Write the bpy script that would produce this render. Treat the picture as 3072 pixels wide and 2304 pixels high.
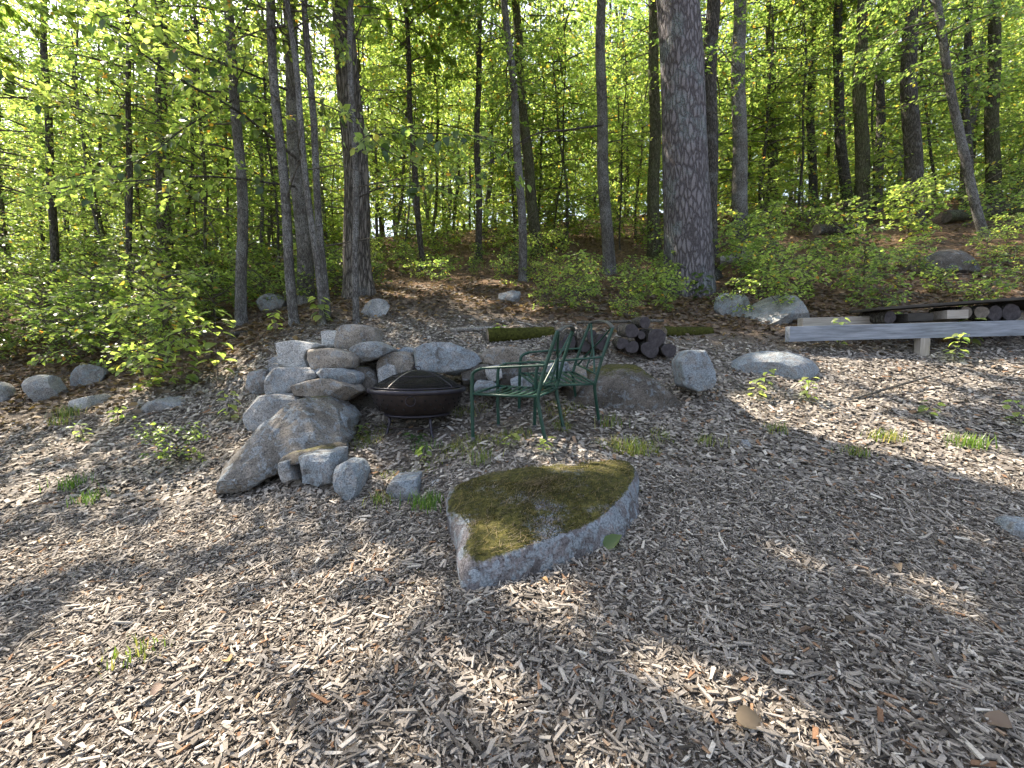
import bpy, math, random
import numpy as np
from mathutils import Vector, Matrix, Quaternion

# ------------------------------------------------------------------ camera, sky, sun, exposure
for o in list(bpy.data.objects):
    bpy.data.objects.remove(o)
sc = bpy.context.scene
col = sc.collection
rnd = random.Random(7)
R = np.random.default_rng(11)

EYE = 1.55
PITCH = math.radians(4.0)
FPX = 1407.0                      # focal length in pixels of a 3072 x 2304 frame
cam_d = bpy.data.cameras.new('camera')
cam = bpy.data.objects.new('camera', cam_d)
col.objects.link(cam)
cam.location = (0, 0, EYE)
cam.rotation_euler = (math.pi / 2 - PITCH, 0, 0)
cam_d.sensor_width = 36.0
cam_d.lens = 36.0 * FPX / 3072.0
cam_d.clip_start = 0.05
cam_d.clip_end = 500
sc.camera = cam

SUN_AZ = math.radians(-50)        # clockwise from +Y: the sun stands ahead and to the left
SUN_EL = math.radians(53)
SDIR = Vector((math.sin(SUN_AZ) * math.cos(SUN_EL), math.cos(SUN_AZ) * math.cos(SUN_EL), math.sin(SUN_EL)))
world = bpy.data.worlds.new('World')
sc.world = world
world.use_nodes = True
wn = world.node_tree
sky = wn.nodes.new('ShaderNodeTexSky')
sky.sky_type = 'NISHITA'
sky.sun_disc = False
sky.sun_elevation = SUN_EL
sky.sun_rotation = SUN_AZ
sky.air_density = 1.0
sky.dust_density = 2.5
bg = wn.nodes['Background']
bg.inputs['Strength'].default_value = 0.14
hsv = wn.nodes.new('ShaderNodeHueSaturation')     # hazy, whitish summer sky
hsv.inputs['Saturation'].default_value = 0.68
wn.links.new(sky.outputs[0], hsv.inputs['Color'])
wn.links.new(hsv.outputs[0], bg.inputs['Color'])
sun_d = bpy.data.lights.new('sun', 'SUN')
sun_d.energy = 5.0
sun_d.angle = math.radians(0.55)
sun_d.color = (1.0, 0.885, 0.725)
sun = bpy.data.objects.new('sun', sun_d)
col.objects.link(sun)
sun.rotation_euler = (-SDIR).to_track_quat('-Z', 'Y').to_euler()
sun.location = SDIR * 60
vs = sc.view_settings
vs.view_transform = 'Standard'
vs.look = 'None'
vs.exposure = 1.75
vs.gamma = 1.0
vs.use_curve_mapping = False
cy = sc.cycles
cy.max_bounces = 5
cy.diffuse_bounces = 4
cy.use_adaptive_sampling = True
cy.adaptive_threshold = 0.03
cy.glossy_bounces = 2
cy.transmission_bounces = 3
cy.transparent_max_bounces = 8
cy.caustics_reflective = False
cy.caustics_refractive = False

# ------------------------------------------------------------------ helpers
def tag(o, label=None, cat=None, group=None, kind=None):
    if label: o['label'] = label
    if cat: o['category'] = cat
    if group: o['group'] = group
    if kind: o['kind'] = kind
    return o

def empty(name, loc=(0, 0, 0), label=None, cat=None, group=None):
    o = bpy.data.objects.new(name, None)
    o.empty_display_size = 0.1
    col.objects.link(o)
    o.location = loc
    return tag(o, label, cat, group)

def make_mesh(name, V, F, smooth=True, attr=None):
    """V (n,3), F (m,k) index array or a list of such arrays; attr: {name: per-vertex floats}"""
    V = np.ascontiguousarray(V, dtype=np.float32)
    me = bpy.data.meshes.new(name)
    Fs = [np.asarray(f, dtype=np.int32) for f in (F if isinstance(F, list) else [F]) if len(f)]
    me.vertices.add(len(V))
    me.vertices.foreach_set('co', V.ravel())
    nl = sum(f.size for f in Fs)
    npoly = sum(len(f) for f in Fs)
    me.loops.add(nl)
    me.loops.foreach_set('vertex_index', np.concatenate([f.ravel() for f in Fs]))
    me.polygons.add(npoly)
    tot = np.concatenate([np.full(len(f), f.shape[1], np.int32) for f in Fs])
    start = np.concatenate([[0], np.cumsum(tot)[:-1]]).astype(np.int32)
    me.polygons.foreach_set('loop_start', start)
    me.polygons.foreach_set('loop_total', tot)
    me.polygons.foreach_set('use_smooth', np.full(npoly, smooth, dtype=bool))
    if attr:
        for k, v in attr.items():
            a = me.attributes.new(k, 'FLOAT', 'POINT')
            a.data.foreach_set('value', np.asarray(v, dtype=np.float32))
    me.update(calc_edges=True)
    me.validate()
    return me

def obj(name, me, mat=None, parent=None, loc=None, rot=None, scale=None):
    if mat is not None and len(me.materials) == 0:
        me.materials.append(mat)
    o = bpy.data.objects.new(name, me)
    col.objects.link(o)
    if parent is not None: o.parent = parent
    if loc is not None: o.location = loc
    if rot is not None: o.rotation_euler = rot
    if scale is not None: o.scale = scale if hasattr(scale, '__len__') else (scale,) * 3
    return o

class MB:
    """collects tubes, boxes, lathes for one mesh"""
    def __init__(s): s.v = []; s.q = []; s.t = []; s.n = 0
    def add(s, V, Q=None, T=None):
        V = np.asarray(V, dtype=np.float32)
        if Q is not None and len(Q): s.q.append(np.asarray(Q, np.int32) + s.n)
        if T is not None and len(T): s.t.append(np.asarray(T, np.int32) + s.n)
        s.v.append(V); s.n += len(V)
    def tube(s, pts, rad, sides=8, cap=True, flat=1.0):
        pts = np.asarray(pts, float); n = len(pts)
        rad = np.broadcast_to(np.asarray(rad, float), (n,))
        tg = np.gradient(pts, axis=0)
        tg /= np.linalg.norm(tg, axis=1)[:, None] + 1e-9
        up = np.array([0., 0, 1]) if abs(tg[0][2]) < 0.9 else np.array([1., 0, 0])
        a = np.linspace(0, 2 * np.pi, sides, endpoint=False)
        V = np.zeros((n, sides, 3)); prev = None
        for i in range(n):
            u = np.cross(tg[i], up) if prev is None else prev - tg[i] * np.dot(prev, tg[i])
            u /= np.linalg.norm(u) + 1e-9
            w = np.cross(tg[i], u); prev = u
            V[i] = pts[i] + rad[i] * (np.cos(a)[:, None] * u + flat * np.sin(a)[:, None] * w)
        idx = np.arange(n * sides).reshape(n, sides)
        nx = np.roll(idx, -1, axis=1)
        Q = np.stack([idx[:-1], nx[:-1], nx[1:], idx[1:]], -1).reshape(-1, 4)
        V = V.reshape(-1, 3); T = []
        if cap:
            V = np.vstack([V, pts[0], pts[-1]]); c0 = n * sides
            T = [(c0, idx[0][(j + 1) % sides], idx[0][j]) for j in range(sides)] + [(c0 + 1, idx[-1][j], idx[-1][(j + 1) % sides]) for j in range(sides)]
        s.add(V, Q, T)
    def box(s, c, size, M=None, bev=0.0):
        x, y, z = np.asarray(size, float) / 2
        V = np.array([(sx * x, sy * y, sz * z) for sz in (-1, 1) for sy in (-1, 1) for sx in (-1, 1)], float)
        if M is not None: V = V @ np.asarray(M.to_3x3()).T
        V = V + np.asarray(c)
        s.add(V, [(0, 2, 3, 1), (4, 5, 7, 6), (0, 1, 5, 4), (2, 6, 7, 3), (0, 4, 6, 2), (1, 3, 7, 5)])
    def lathe(s, prof, seg=48, c=(0, 0, 0)):
        a = np.linspace(0, 2 * np.pi, seg, endpoint=False)
        V = np.array([[(r * np.cos(t) + c[0], r * np.sin(t) + c[1], z + c[2]) for t in a] for r, z in prof])
        n = len(prof); idx = np.arange(n * seg).reshape(n, seg); nx = np.roll(idx, -1, axis=1)
        s.add(V.reshape(-1, 3), np.stack([idx[:-1], nx[:-1], nx[1:], idx[1:]], -1).reshape(-1, 4))
    def mesh(s, name, smooth=True):
        F = []
        if s.q: F.append(np.concatenate(s.q))
        if s.t: F.append(np.concatenate(s.t))
        return make_mesh(name, np.concatenate(s.v), F, smooth)
    def build(s, name, mat, parent=None, smooth=True, **k):
        return obj(name, s.mesh(name, smooth), mat, parent, **k)

def bevel(o, w=0.004, seg=2):
    m = o.modifiers.new('bevel', 'BEVEL'); m.width = w; m.segments = seg; m.limit_method = 'ANGLE'
    return o

# vectorised value noise
def _h(ix, iy, iz, s):
    n = (ix.astype(np.int64) * 374761393 + iy.astype(np.int64) * 668265263 + iz.astype(np.int64) * 2147483647 + s * 974634777) & 0xffffffff
    n = ((n ^ (n >> 13)) * 1274126177) & 0xffffffff
    n = n ^ (n >> 16)
    return (n & 0xffff) / 32767.5 - 1.0
def noise3(P, s=0):
    P = np.asarray(P, float); i = np.floor(P).astype(int); f = P - i; f = f * f * (3 - 2 * f)
    out = 0
    for dx in (0, 1):
        for dy in (0, 1):
            for dz in (0, 1):
                w = (f[:, 0] if dx else 1 - f[:, 0]) * (f[:, 1] if dy else 1 - f[:, 1]) * (f[:, 2] if dz else 1 - f[:, 2])
                out = out + w * _h(i[:, 0] + dx, i[:, 1] + dy, i[:, 2] + dz, s)
    return out
def fbm(P, s=0, o=4):
    P = np.asarray(P, float); t = 0; a = 1.0; m = 0
    for k in range(o):
        t = t + a * noise3(P * 2 ** k + 17.3 * k, s + k); m += a; a *= 0.5
    return t / m

# camera rays: a pixel of the 3072 x 2304 frame at a distance D (metres along +Y) is a point
CP, SP = math.cos(PITCH), math.sin(PITCH)
def ray(px, py):
    a = (px - 1536) / FPX; b = -(py - 1152) / FPX
    return Vector((a, CP + b * SP, -SP + b * CP))
def at(px, py, D):
    d = ray(px, py)
    return Vector((0, 0, EYE)) + d * (D / d.y)

# ------------------------------------------------------------------ terrain: a smooth surface through surveyed points
GC = [(1419, 1342, 3.62), (1619, 1332, 3.42), (1706, 1303, 3.78), (1533, 1290, 4.02), (1789, 1286, 4.12), (1587, 1286, 4.22), (1250, 1290, 4.35), (1480, 1775, 2.2), (1536, 2304, 1.42), (200, 2304, 1.5), (2900, 2304, 1.38),
      (0, 1800, 2.5), (0, 1500, 3.6), (100, 1195, 6.2), (500, 1430, 3.9), (530, 1235, 5.3), (3000, 1620, 2.75), (3072, 1250, 4.3), (2750, 1066, 5.9), (2300, 1200, 4.7),
      (2400, 1015, 6.3), (760, 1450, 3.75), (760, 1290, 4.7), (900, 985, 6.6), (1200, 955, 7.0), (1100, 885, 8.6), (1030, 1500, 3.25),
      (1200, 1500, 3.15), (1000, 1395, 3.6), (1300, 1360, 3.75), (1900, 1010, 6.2), (1850, 1240, 4.45), (2070, 880, 9.2), (720, 985, 8.0), (500, 810, 12),
      (1536, 760, 14), (1130, 850, 10.5), (2740, 690, 12), (2950, 720, 10.5), (2400, 850, 9.0), (0, 960, 9.5), (1536, 1600, 2.7), (2000, 1600, 2.7), (2200, 1400, 3.5),
      (2700, 1400, 3.5), (1500, 1075, 5.6)]
pts = [at(*c) for c in GC]
XY = [(p.x, p.y) for p in pts]; ZZ = [p.z for p in pts]
for x, y, z in [(-3, 0, 0.05), (3, 0, 0.1), (0, -0.2, 0.0), (-14, 16, 4.2), (14, 16, 6.4), (0, 22, 7.2), (0, 34, 10.2), (-25, 34, 8.2), (28, 34, 12.0),
                (0, 60, 14), (-45, 60, 12), (45, 60, 16), (-40, 20, 5), (45, 20, 8), (-20, -12, -1.6), (20, -12, -1.2), (0, -14, -1.5), (-14, 4, 0.8), (14, 4, 1.6)]:
    XY.append((x, y)); ZZ.append(z)
XY = np.array(XY); ZZ = np.array(ZZ)
def _tps(d2): return d2 * np.log(d2 + 1e-9) * 0.5
_n = len(XY)
_K = _tps(((XY[:, None] - XY[None]) ** 2).sum(-1)) + np.eye(_n) * 0.08
_P = np.hstack([np.ones((_n, 1)), XY])
_A = np.block([[_K, _P], [_P.T, np.zeros((3, 3))]])
_W = np.linalg.solve(_A, np.concatenate([ZZ, np.zeros(3)]))
def gz(x, y, rough=True):
    x = np.atleast_1d(np.asarray(x, float)); y = np.atleast_1d(np.asarray(y, float))
    out = np.zeros(len(x))
    for i in range(0, len(x), 40000):
        X = np.stack([x[i:i + 40000], y[i:i + 40000]], -1)
        d2 = ((X[:, None] - XY[None]) ** 2).sum(-1)
        out[i:i + 40000] = _tps(d2) @ _W[:_n] + _W[_n] + X @ _W[_n + 1:]
    if rough:
        P = np.stack([x, y, np.zeros_like(x)], -1)
        out = out + 0.035 * fbm(P * 1.3, 5, 3) + 0.012 * fbm(P * 6, 9, 2)
    return out
def g(x, y): return float(gz([x], [y])[0])
def hit(px, py, lo=1.0, hi=45.0):
    """where the ray through a pixel meets the terrain"""
    d = ray(px, py); Ds = np.linspace(lo, hi, 900)
    x = d.x / d.y * Ds; z = EYE + d.z / d.y * Ds
    below = np.where(z - gz(x, Ds) < 0)[0]
    k = below[0] if len(below) else len(Ds) - 1
    return Vector((x[k], Ds[k], g(x[k], Ds[k])))

# ------------------------------------------------------------------ materials
def nmat(name):
    m = bpy.data.materials.new(name); m.use_nodes = True
    nt = m.node_tree; b = nt.nodes['Principled BSDF']
    return m, nt, b
def N(nt, t, **k):
    n = nt.nodes.new(t)
    for a, v in k.items(): setattr(n, a, v)
    return n
def noise_node(nt, scale, detail=5, rough=0.55, vec=None, dist=0.0):
    n = N(nt, 'ShaderNodeTexNoise'); n.inputs['Scale'].default_value = scale; n.inputs['Detail'].default_value = detail
    n.inputs['Roughness'].default_value = rough; n.inputs['Distortion'].default_value = dist
    if vec is not None: nt.links.new(vec, n.inputs['Vector'])
    return n
def ramp(nt, fac, stops, interp='LINEAR'):
    r = N(nt, 'ShaderNodeValToRGB'); r.color_ramp.interpolation = interp
    e = r.color_ramp.elements
    while len(e) < len(stops): e.new(0.5)
    for i, (p, c) in enumerate(stops):
        e[i].position = p; e[i].color = (*c, 1) if len(c) == 3 else c
    nt.links.new(fac, r.inputs['Fac'])
    return r
def mixc(nt, fac, a, b, blend='MIX'):
    m = N(nt, 'ShaderNodeMix', data_type='RGBA', blend_type=blend)
    for sock, v in ((m.inputs[0], fac), (m.inputs[6], a), (m.inputs[7], b)):
        if isinstance(v, (int, float)): sock.default_value = v
        elif isinstance(v, tuple): sock.default_value = (*v, 1)
        else: nt.links.new(v, sock)
    return m.outputs[2]
def mathn(nt, op, a, b=None, clamp=False):
    m = N(nt, 'ShaderNodeMath', operation=op); m.use_clamp = clamp
    for s_, v in ((m.inputs[0], a), (m.inputs[1], b)):
        if v is None: continue
        if isinstance(v, (int, float)): s_.default_value = v
        else: nt.links.new(v, s_)
    return m.outputs[0]
def bump(nt, b, h, strength=0.5, dist=0.01):
    n = N(nt, 'ShaderNodeBump'); n.inputs['Strength'].default_value = strength; n.inputs['Distance'].default_value = dist
    nt.links.new(h, n.inputs['Height']); nt.links.new(n.outputs[0], b.inputs['Normal'])
def ocoord(nt): return N(nt, 'ShaderNodeTexCoord').outputs['Object']
def wcoord(nt): return N(nt, 'ShaderNodeNewGeometry').outputs['Position']

def stone_mat(name, base, dark, lichen=0.45, moss=0.0, patch=0.9):
    m, nt, b = nmat(name); v = wcoord(nt)
    n1 = noise_node(nt, 5.0, 6, 0.6, v); n2 = noise_node(nt, 85, 4, 0.75, v); n3 = noise_node(nt, 13, 5, 0.65, v, 0.6); n4 = noise_node(nt, 3.1, 4, 0.6, v)
    c = ramp(nt, n1.outputs[0], [(0.32, dark), (0.66, base)]).outputs[0]
    sp = ramp(nt, n2.outputs[0], [(0.36, (0.12, 0.115, 0.11)), (0.47, (0.95, 0.95, 0.95)), (0.56, (1.1, 1.1, 1.1)), (0.68, (1.9, 1.88, 1.84))]).outputs[0]
    c = mixc(nt, 0.75, c, sp, 'MULTIPLY')
    cr_ = N(nt, 'ShaderNodeTexVoronoi', feature='DISTANCE_TO_EDGE'); cr_.inputs['Scale'].default_value = 3.6; nt.links.new(mixc(nt, 0.35, v, n3.outputs['Color'], 'ADD'), cr_.inputs['Vector'])
    ck = ramp(nt, cr_.outputs[0], [(0.004, (0.25, 0.24, 0.23)), (0.022, (1, 1, 1))]).outputs[0]
    c = mixc(nt, 0.7, c, ck, 'MULTIPLY')
    lm = ramp(nt, n3.outputs[0], [(0.60 - 0.22 * lichen, (0, 0, 0)), (0.66 - 0.2 * lichen, (1, 1, 1))]).outputs[0]
    lc = ramp(nt, n2.outputs[0], [(0.35, (0.085, 0.103, 0.115)), (0.6, (0.28, 0.315, 0.345))]).outputs[0]
    c = mixc(nt, mathn(nt, 'MULTIPLY', lm, min(0.85, lichen + 0.2)), c, lc)
    if moss > 0:
        geo = N(nt, 'ShaderNodeNewGeometry'); sx = N(nt, 'ShaderNodeSeparateXYZ'); nt.links.new(geo.outputs['Normal'], sx.inputs[0])
        up = mathn(nt, 'ADD', mathn(nt, 'MULTIPLY', sx.outputs[2], 1.2), mathn(nt, 'ADD', mathn(nt, 'MULTIPLY', n4.outputs[0], patch), (0.9 - patch) * 0.5))
        up = mathn(nt, 'ADD', up, mathn(nt, 'MULTIPLY', n3.outputs[0], 0.35))
        up = mathn(nt, 'ADD', up, mathn(nt, 'MULTIPLY', mathn(nt, 'SUBTRACT', noise_node(nt, 55, 4, 0.7, v).outputs[0], 0.5), 0.7))
        mm = ramp(nt, mathn(nt, 'MULTIPLY', up, 0.4), [((1.92 - 0.45 * moss) / 2.5, (0, 0, 0)), ((2.10 - 0.45 * moss) / 2.5, (1, 1, 1))]).outputs[0]
        mc = ramp(nt, noise_node(nt, 26, 6, 0.7, v).outputs[0], [(0.3, (0.012, 0.011, 0.004)), (0.44, (0.036, 0.035, 0.008)), (0.56, (0.072, 0.066, 0.014)), (0.66, (0.12, 0.10, 0.028)), (0.78, (0.24, 0.19, 0.09))]).outputs[0]
        c = mixc(nt, mm, c, mc)
    nt.links.new(c, b.inputs['Base Color'])
    b.inputs['Roughness'].default_value = 0.9; b.inputs['Specular IOR Level'].default_value = 0.25
    hh = mathn(nt, 'ADD', mathn(nt, 'MULTIPLY', n3.outputs[0], 1.0), mathn(nt, 'MULTIPLY', n2.outputs[0], 0.35))
    bump(nt, b, hh, 0.7, 0.012)
    return m
M = {}
M['stone_grey'] = stone_mat('granite_grey', (0.335, 0.328, 0.318), (0.15, 0.145, 0.138), 0.45)
M['stone_tan'] = stone_mat('granite_tan', (0.29, 0.255, 0.215), (0.125, 0.108, 0.092), 0.28)
M['stone_pale'] = stone_mat('granite_pale', (0.46, 0.452, 0.43), (0.25, 0.243, 0.235), 0.3)
M['stone_lichen'] = stone_mat('granite_lichen', (0.30, 0.30, 0.30), (0.10, 0.10, 0.10), 0.7)
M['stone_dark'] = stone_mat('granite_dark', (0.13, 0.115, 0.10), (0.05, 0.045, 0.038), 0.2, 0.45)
M['stone_moss'] = stone_mat('granite_moss', (0.27, 0.255, 0.245), (0.10, 0.095, 0.088), 0.55, 0.82)
M['stone_crest'] = stone_mat('granite_crest', (0.20, 0.185, 0.168), (0.065, 0.058, 0.05), 0.42, 0.42)
M['stone_ledge'] = stone_mat('granite_ledge', (0.14, 0.122, 0.105), (0.05, 0.044, 0.038), 0.25, 0.75)
M['stone_moss_big'] = stone_mat('granite_moss_big', (0.20, 0.185, 0.19), (0.055, 0.051, 0.051), 0.6, 1.0, 1.7)

def bark_mat(name, ridge, furrow, scale=14.0, stretch=0.22, lichen=0.3, lcol=(0.30, 0.33, 0.33), strength=0.8):
    m, nt, b = nmat(name); mp = N(nt, 'ShaderNodeMapping'); nt.links.new(ocoord(nt), mp.inputs[0])
    mp.inputs['Scale'].default_value = (1, 1, stretch)
    nz = noise_node(nt, scale * 0.6, 4, 0.6, mp.outputs[0])
    vv = mixc(nt, 0.12, mp.outputs[0], nz.outputs['Color'], 'ADD')
    vo = N(nt, 'ShaderNodeTexVoronoi', feature='DISTANCE_TO_EDGE'); vo.inputs['Scale'].default_value = scale; nt.links.new(vv, vo.inputs['Vector'])
    fine = noise_node(nt, 60, 5, 0.65, ocoord(nt)); big = noise_node(nt, 1.7, 4, 0.6, ocoord(nt))
    h = ramp(nt, vo.outputs[0], [(0.02, (0, 0, 0)), (0.22, (1, 1, 1))]).outputs[0]
    c = mixc(nt, h, furrow, ridge)
    c = mixc(nt, 0.55, c, ramp(nt, fine.outputs[0], [(0.3, (0.45, 0.45, 0.45)), (0.7, (1.45, 1.45, 1.45))]).outputs[0], 'MULTIPLY')
    lm = ramp(nt, big.outputs[0], [(0.62 - 0.25 * lichen, (0, 0, 0)), (0.70 - 0.2 * lichen, (1, 1, 1))]).outputs[0]
    lm = mathn(nt, 'MULTIPLY', mathn(nt, 'MULTIPLY', lm, ramp(nt, fine.outputs[0], [(0.42, (0, 0, 0)), (0.58, (1, 1, 1))]).outputs[0]), 0.55)
    c = mixc(nt, lm, c, lcol)
    nt.links.new(c, b.inputs['Base Color']); b.inputs['Roughness'].default_value = 0.95; b.inputs['Specular IOR Level'].default_value = 0.15
    bump(nt, b, mathn(nt, 'ADD', h, mathn(nt, 'MULTIPLY', fine.outputs[0], 0.5)), strength, 0.02)
    return m
M['bark_pine'] = bark_mat('bark_pine', (0.205, 0.190, 0.200), (0.080, 0.072, 0.076), 15, 0.30, 0.35, (0.24, 0.31, 0.31), 1.0)
M['bark_rough'] = bark_mat('bark_rough', (0.20, 0.18, 0.16), (0.05, 0.045, 0.04), 22, 0.12, 0.2, strength=1.0)
M['bark_grey'] = bark_mat('bark_grey', (0.185, 0.175, 0.165), (0.075, 0.07, 0.065), 30, 0.3, 0.6, (0.36, 0.37, 0.37), 0.7)
M['bark_dark'] = bark_mat('bark_dark', (0.12, 0.11, 0.098), (0.045, 0.041, 0.036), 26, 0.25, 0.25)
M['bark_moss'] = bark_mat('bark_moss', (0.13, 0.125, 0.085), (0.05, 0.048, 0.03), 26, 0.25, 0.5, (0.13, 0.16, 0.07))
M['twig'] = bark_mat('twig_bark', (0.20, 0.18, 0.155), (0.11, 0.1, 0.085), 40, 0.3, 0.3)
M['twig_pale'] = bark_mat('twig_pale', (0.46, 0.43, 0.39), (0.25, 0.23, 0.2), 40, 0.3, 0.3)

def leaf_mat(name, stops, trans=0.5, tgain=4.4, rough=0.36):
    m, nt, b = nmat(name)
    at_ = N(nt, 'ShaderNodeAttribute'); at_.attribute_name = 'tint'
    c = ramp(nt, at_.outputs['Fac'], stops).outputs[0]
    oi = N(nt, 'ShaderNodeObjectInfo')
    hs = N(nt, 'ShaderNodeHueSaturation'); nt.links.new(c, hs.inputs['Color'])
    mr = N(nt, 'ShaderNodeMapRange'); nt.links.new(oi.outputs['Random'], mr.inputs[0]); mr.inputs[3].default_value = 0.80; mr.inputs[4].default_value = 1.2
    nt.links.new(mr.outputs[0], hs.inputs['Value'])
    mr2 = N(nt, 'ShaderNodeMapRange'); nt.links.new(oi.outputs['Random'], mr2.inputs[0]); mr2.inputs[3].default_value = 0.515; mr2.inputs[4].default_value = 0.488
    nt.links.new(mr2.outputs[0], hs.inputs['Hue'])
    nt.links.new(hs.outputs[0], b.inputs['Base Color']); b.inputs['Roughness'].default_value = rough; b.inputs['Specular IOR Level'].default_value = 0.6
    tr = N(nt, 'ShaderNodeBsdfTranslucent')
    tc = mixc(nt, 1.0, hs.outputs[0], (tgain * 0.96, tgain * 1.0, tgain * 0.58), 'MULTIPLY')
    nt.links.new(tc, tr.inputs['Color'])
    mx = N(nt, 'ShaderNodeMixShader'); mx.inputs[0].default_value = trans
    nt.links.new(b.outputs[0], mx.inputs[1]); nt.links.new(tr.outputs[0], mx.inputs[2])
    nt.links.new(mx.outputs[0], nt.nodes['Material Output'].inputs['Surface'])
    return m
GREEN = [(0.0, (0.062, 0.098, 0.036)), (0.45, (0.104, 0.145, 0.047)), (0.80, (0.150, 0.182, 0.060)), (0.975, (0.16, 0.185, 0.06)), (0.985, (0.30, 0.22, 0.04)), (1.0, (0.30, 0.13, 0.04))]
GREEN2 = [(0.0, (0.080, 0.118, 0.040)), (0.5, (0.13, 0.172, 0.055)), (0.96, (0.19, 0.215, 0.075)), (0.98, (0.33, 0.26, 0.05)), (1.0, (0.34, 0.14, 0.04))]
DARKG = [(0.0, (0.028, 0.060, 0.018)), (0.6, (0.050, 0.090, 0.022)), (1.0, (0.075, 0.115, 0.024))]
BROWN = [(0.0, (0.062, 0.042, 0.031)), (0.4, (0.118, 0.082, 0.058)), (0.75, (0.20, 0.145, 0.105)), (1.0, (0.30, 0.19, 0.075))]
M['leaf'] = leaf_mat('leaf_green', GREEN)
M['leaf_bright'] = leaf_mat('leaf_bright', GREEN2)
M['leaf_dark'] = leaf_mat('leaf_dark', DARKG, 0.35, 2.2)  # darker leaf copy; shade on the near hanging leaves is put into the colour
M['leaf_brown'] = leaf_mat('leaf_brown', BROWN, 0.25, 1.3, 0.7)
M['grass'] = leaf_mat('grass_blade', [(0.0, (0.09, 0.15, 0.025)), (0.5, (0.15, 0.20, 0.035)), (0.8, (0.26, 0.25, 0.07)), (1.0, (0.36, 0.31, 0.14))], 0.4, 1.8)
M['grass_green'] = leaf_mat('grass_green', [(0.0, (0.07, 0.14, 0.025)), (1.0, (0.15, 0.225, 0.045))], 0.45, 1.9)

def chip_mat():
    m, nt, b = nmat('wood_chip'); a = N(nt, 'ShaderNodeAttribute'); a.attribute_name = 'tint'
    c = ramp(nt, a.outputs['Fac'], [(0.0, (0.040, 0.034, 0.029)), (0.2, (0.108, 0.093, 0.079)), (0.5, (0.222, 0.196, 0.168)), (0.8, (0.345, 0.305, 0.262)), (0.93, (0.52, 0.475, 0.41)), (0.97, (0.26, 0.165, 0.10)), (1.0, (0.17, 0.095, 0.055))]).outputs[0]
    n = noise_node(nt, 160, 3, 0.6, wcoord(nt))
    c = mixc(nt, 0.6, c, ramp(nt, n.outputs[0], [(0.3, (0.55, 0.55, 0.55)), (0.7, (1.3, 1.3, 1.3))]).outputs[0], 'MULTIPLY')
    nt.links.new(c, b.inputs['Base Color']); b.inputs['Roughness'].default_value = 0.85; b.inputs['Specular IOR Level'].default_value = 0.2
    return m
M['chip'] = chip_mat()

def ground_mat():
    m, nt, b = nmat('ground_soil'); v = wcoord(nt); a = N(nt, 'ShaderNodeAttribute'); a.attribute_name = 'forest'
    n1 = noise_node(nt, 45, 6, 0.7, v); n2 = noise_node(nt, 3.0, 4, 0.6, v); n3 = noise_node(nt, 14, 6, 0.7, v)
    mul = ramp(nt, n1.outputs[0], [(0.3, (0.06, 0.048, 0.038)), (0.5, (0.14, 0.115, 0.092)), (0.68, (0.28, 0.24, 0.2))]).outputs[0]
    lit = ramp(nt, n3.outputs[0], [(0.3, (0.055, 0.036, 0.022)), (0.5, (0.13, 0.082, 0.05)), (0.7, (0.26, 0.17, 0.11))]).outputs[0]
    f = mathn(nt, 'ADD', a.outputs['Fac'], mathn(nt, 'MULTIPLY', mathn(nt, 'SUBTRACT', n2.outputs[0], 0.5), 0.6), clamp=True)
    nt.links.new(mixc(nt, f, mul, lit), b.inputs['Base Color'])
    b.inputs['Roughness'].default_value = 0.95; b.inputs['Specular IOR Level'].default_value = 0.15
    bump(nt, b, mathn(nt, 'ADD', n1.outputs[0], n3.outputs[0]), 0.9, 0.03)
    return m
M['ground'] = ground_mat()

def plain(name, c0, c1, scale=30, rough=0.6, metal=0.0, bs=0.3, spec=0.4, stretch=None):
    m, nt, b = nmat(name); v = ocoord(nt)
    if stretch:
        mp = N(nt, 'ShaderNodeMapping'); nt.links.new(v, mp.inputs[0]); mp.inputs['Scale'].default_value = stretch; v = mp.outputs[0]
    n = noise_node(nt, scale, 5, 0.65, v)
    nt.links.new(ramp(nt, n.outputs[0], [(0.32, c0), (0.68, c1)]).outputs[0], b.inputs['Base Color'])
    b.inputs['Roughness'].default_value = rough; b.inputs['Metallic'].default_value = metal; b.inputs['Specular IOR Level'].default_value = spec
    bump(nt, b, n.outputs[0], bs, 0.004)
    return m
M['green_paint'] = plain('chair_green_paint', (0.006, 0.034, 0.023), (0.014, 0.056, 0.039), 40, 0.42)
M['rail_dark'] = plain('chair_top_rail', (0.05, 0.05, 0.048), (0.10, 0.10, 0.095), 40, 0.5)
M['pit_iron'] = plain('pit_iron', (0.018, 0.014, 0.014), (0.040, 0.029, 0.027), 16, 0.5, 0.3)
M['pit_rim'] = plain('pit_rim', (0.028, 0.025, 0.034), (0.05, 0.045, 0.055), 20, 0.35, 0.5)
M['pit_mesh'] = plain('pit_mesh', (0.016, 0.015, 0.015), (0.03, 0.028, 0.028), 60, 0.5, 0.5)
M['pit_strap'] = plain('pit_strap', (0.14, 0.125, 0.115), (0.24, 0.22, 0.2), 60, 0.4, 0.6)
M['pit_black'] = plain('pit_black', (0.004, 0.004, 0.004), (0.008, 0.007, 0.007), 20, 0.8)
M['beam_grey'] = plain('beam_grey_paint', (0.135, 0.15, 0.17), (0.30, 0.325, 0.37), 4, 0.8, 0, 0.5, 0.25, (0.7, 9, 9))
M['beam_old'] = plain('beam_weathered', (0.26, 0.23, 0.2), (0.42, 0.38, 0.33), 7, 0.85, 0, 0.4, 0.2, (0.5, 8, 8))
M['board_dark'] = plain('board_dark', (0.028, 0.025, 0.022), (0.075, 0.068, 0.06), 6, 0.85, 0, 0.4, 0.2, (0.6, 6, 6))
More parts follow.
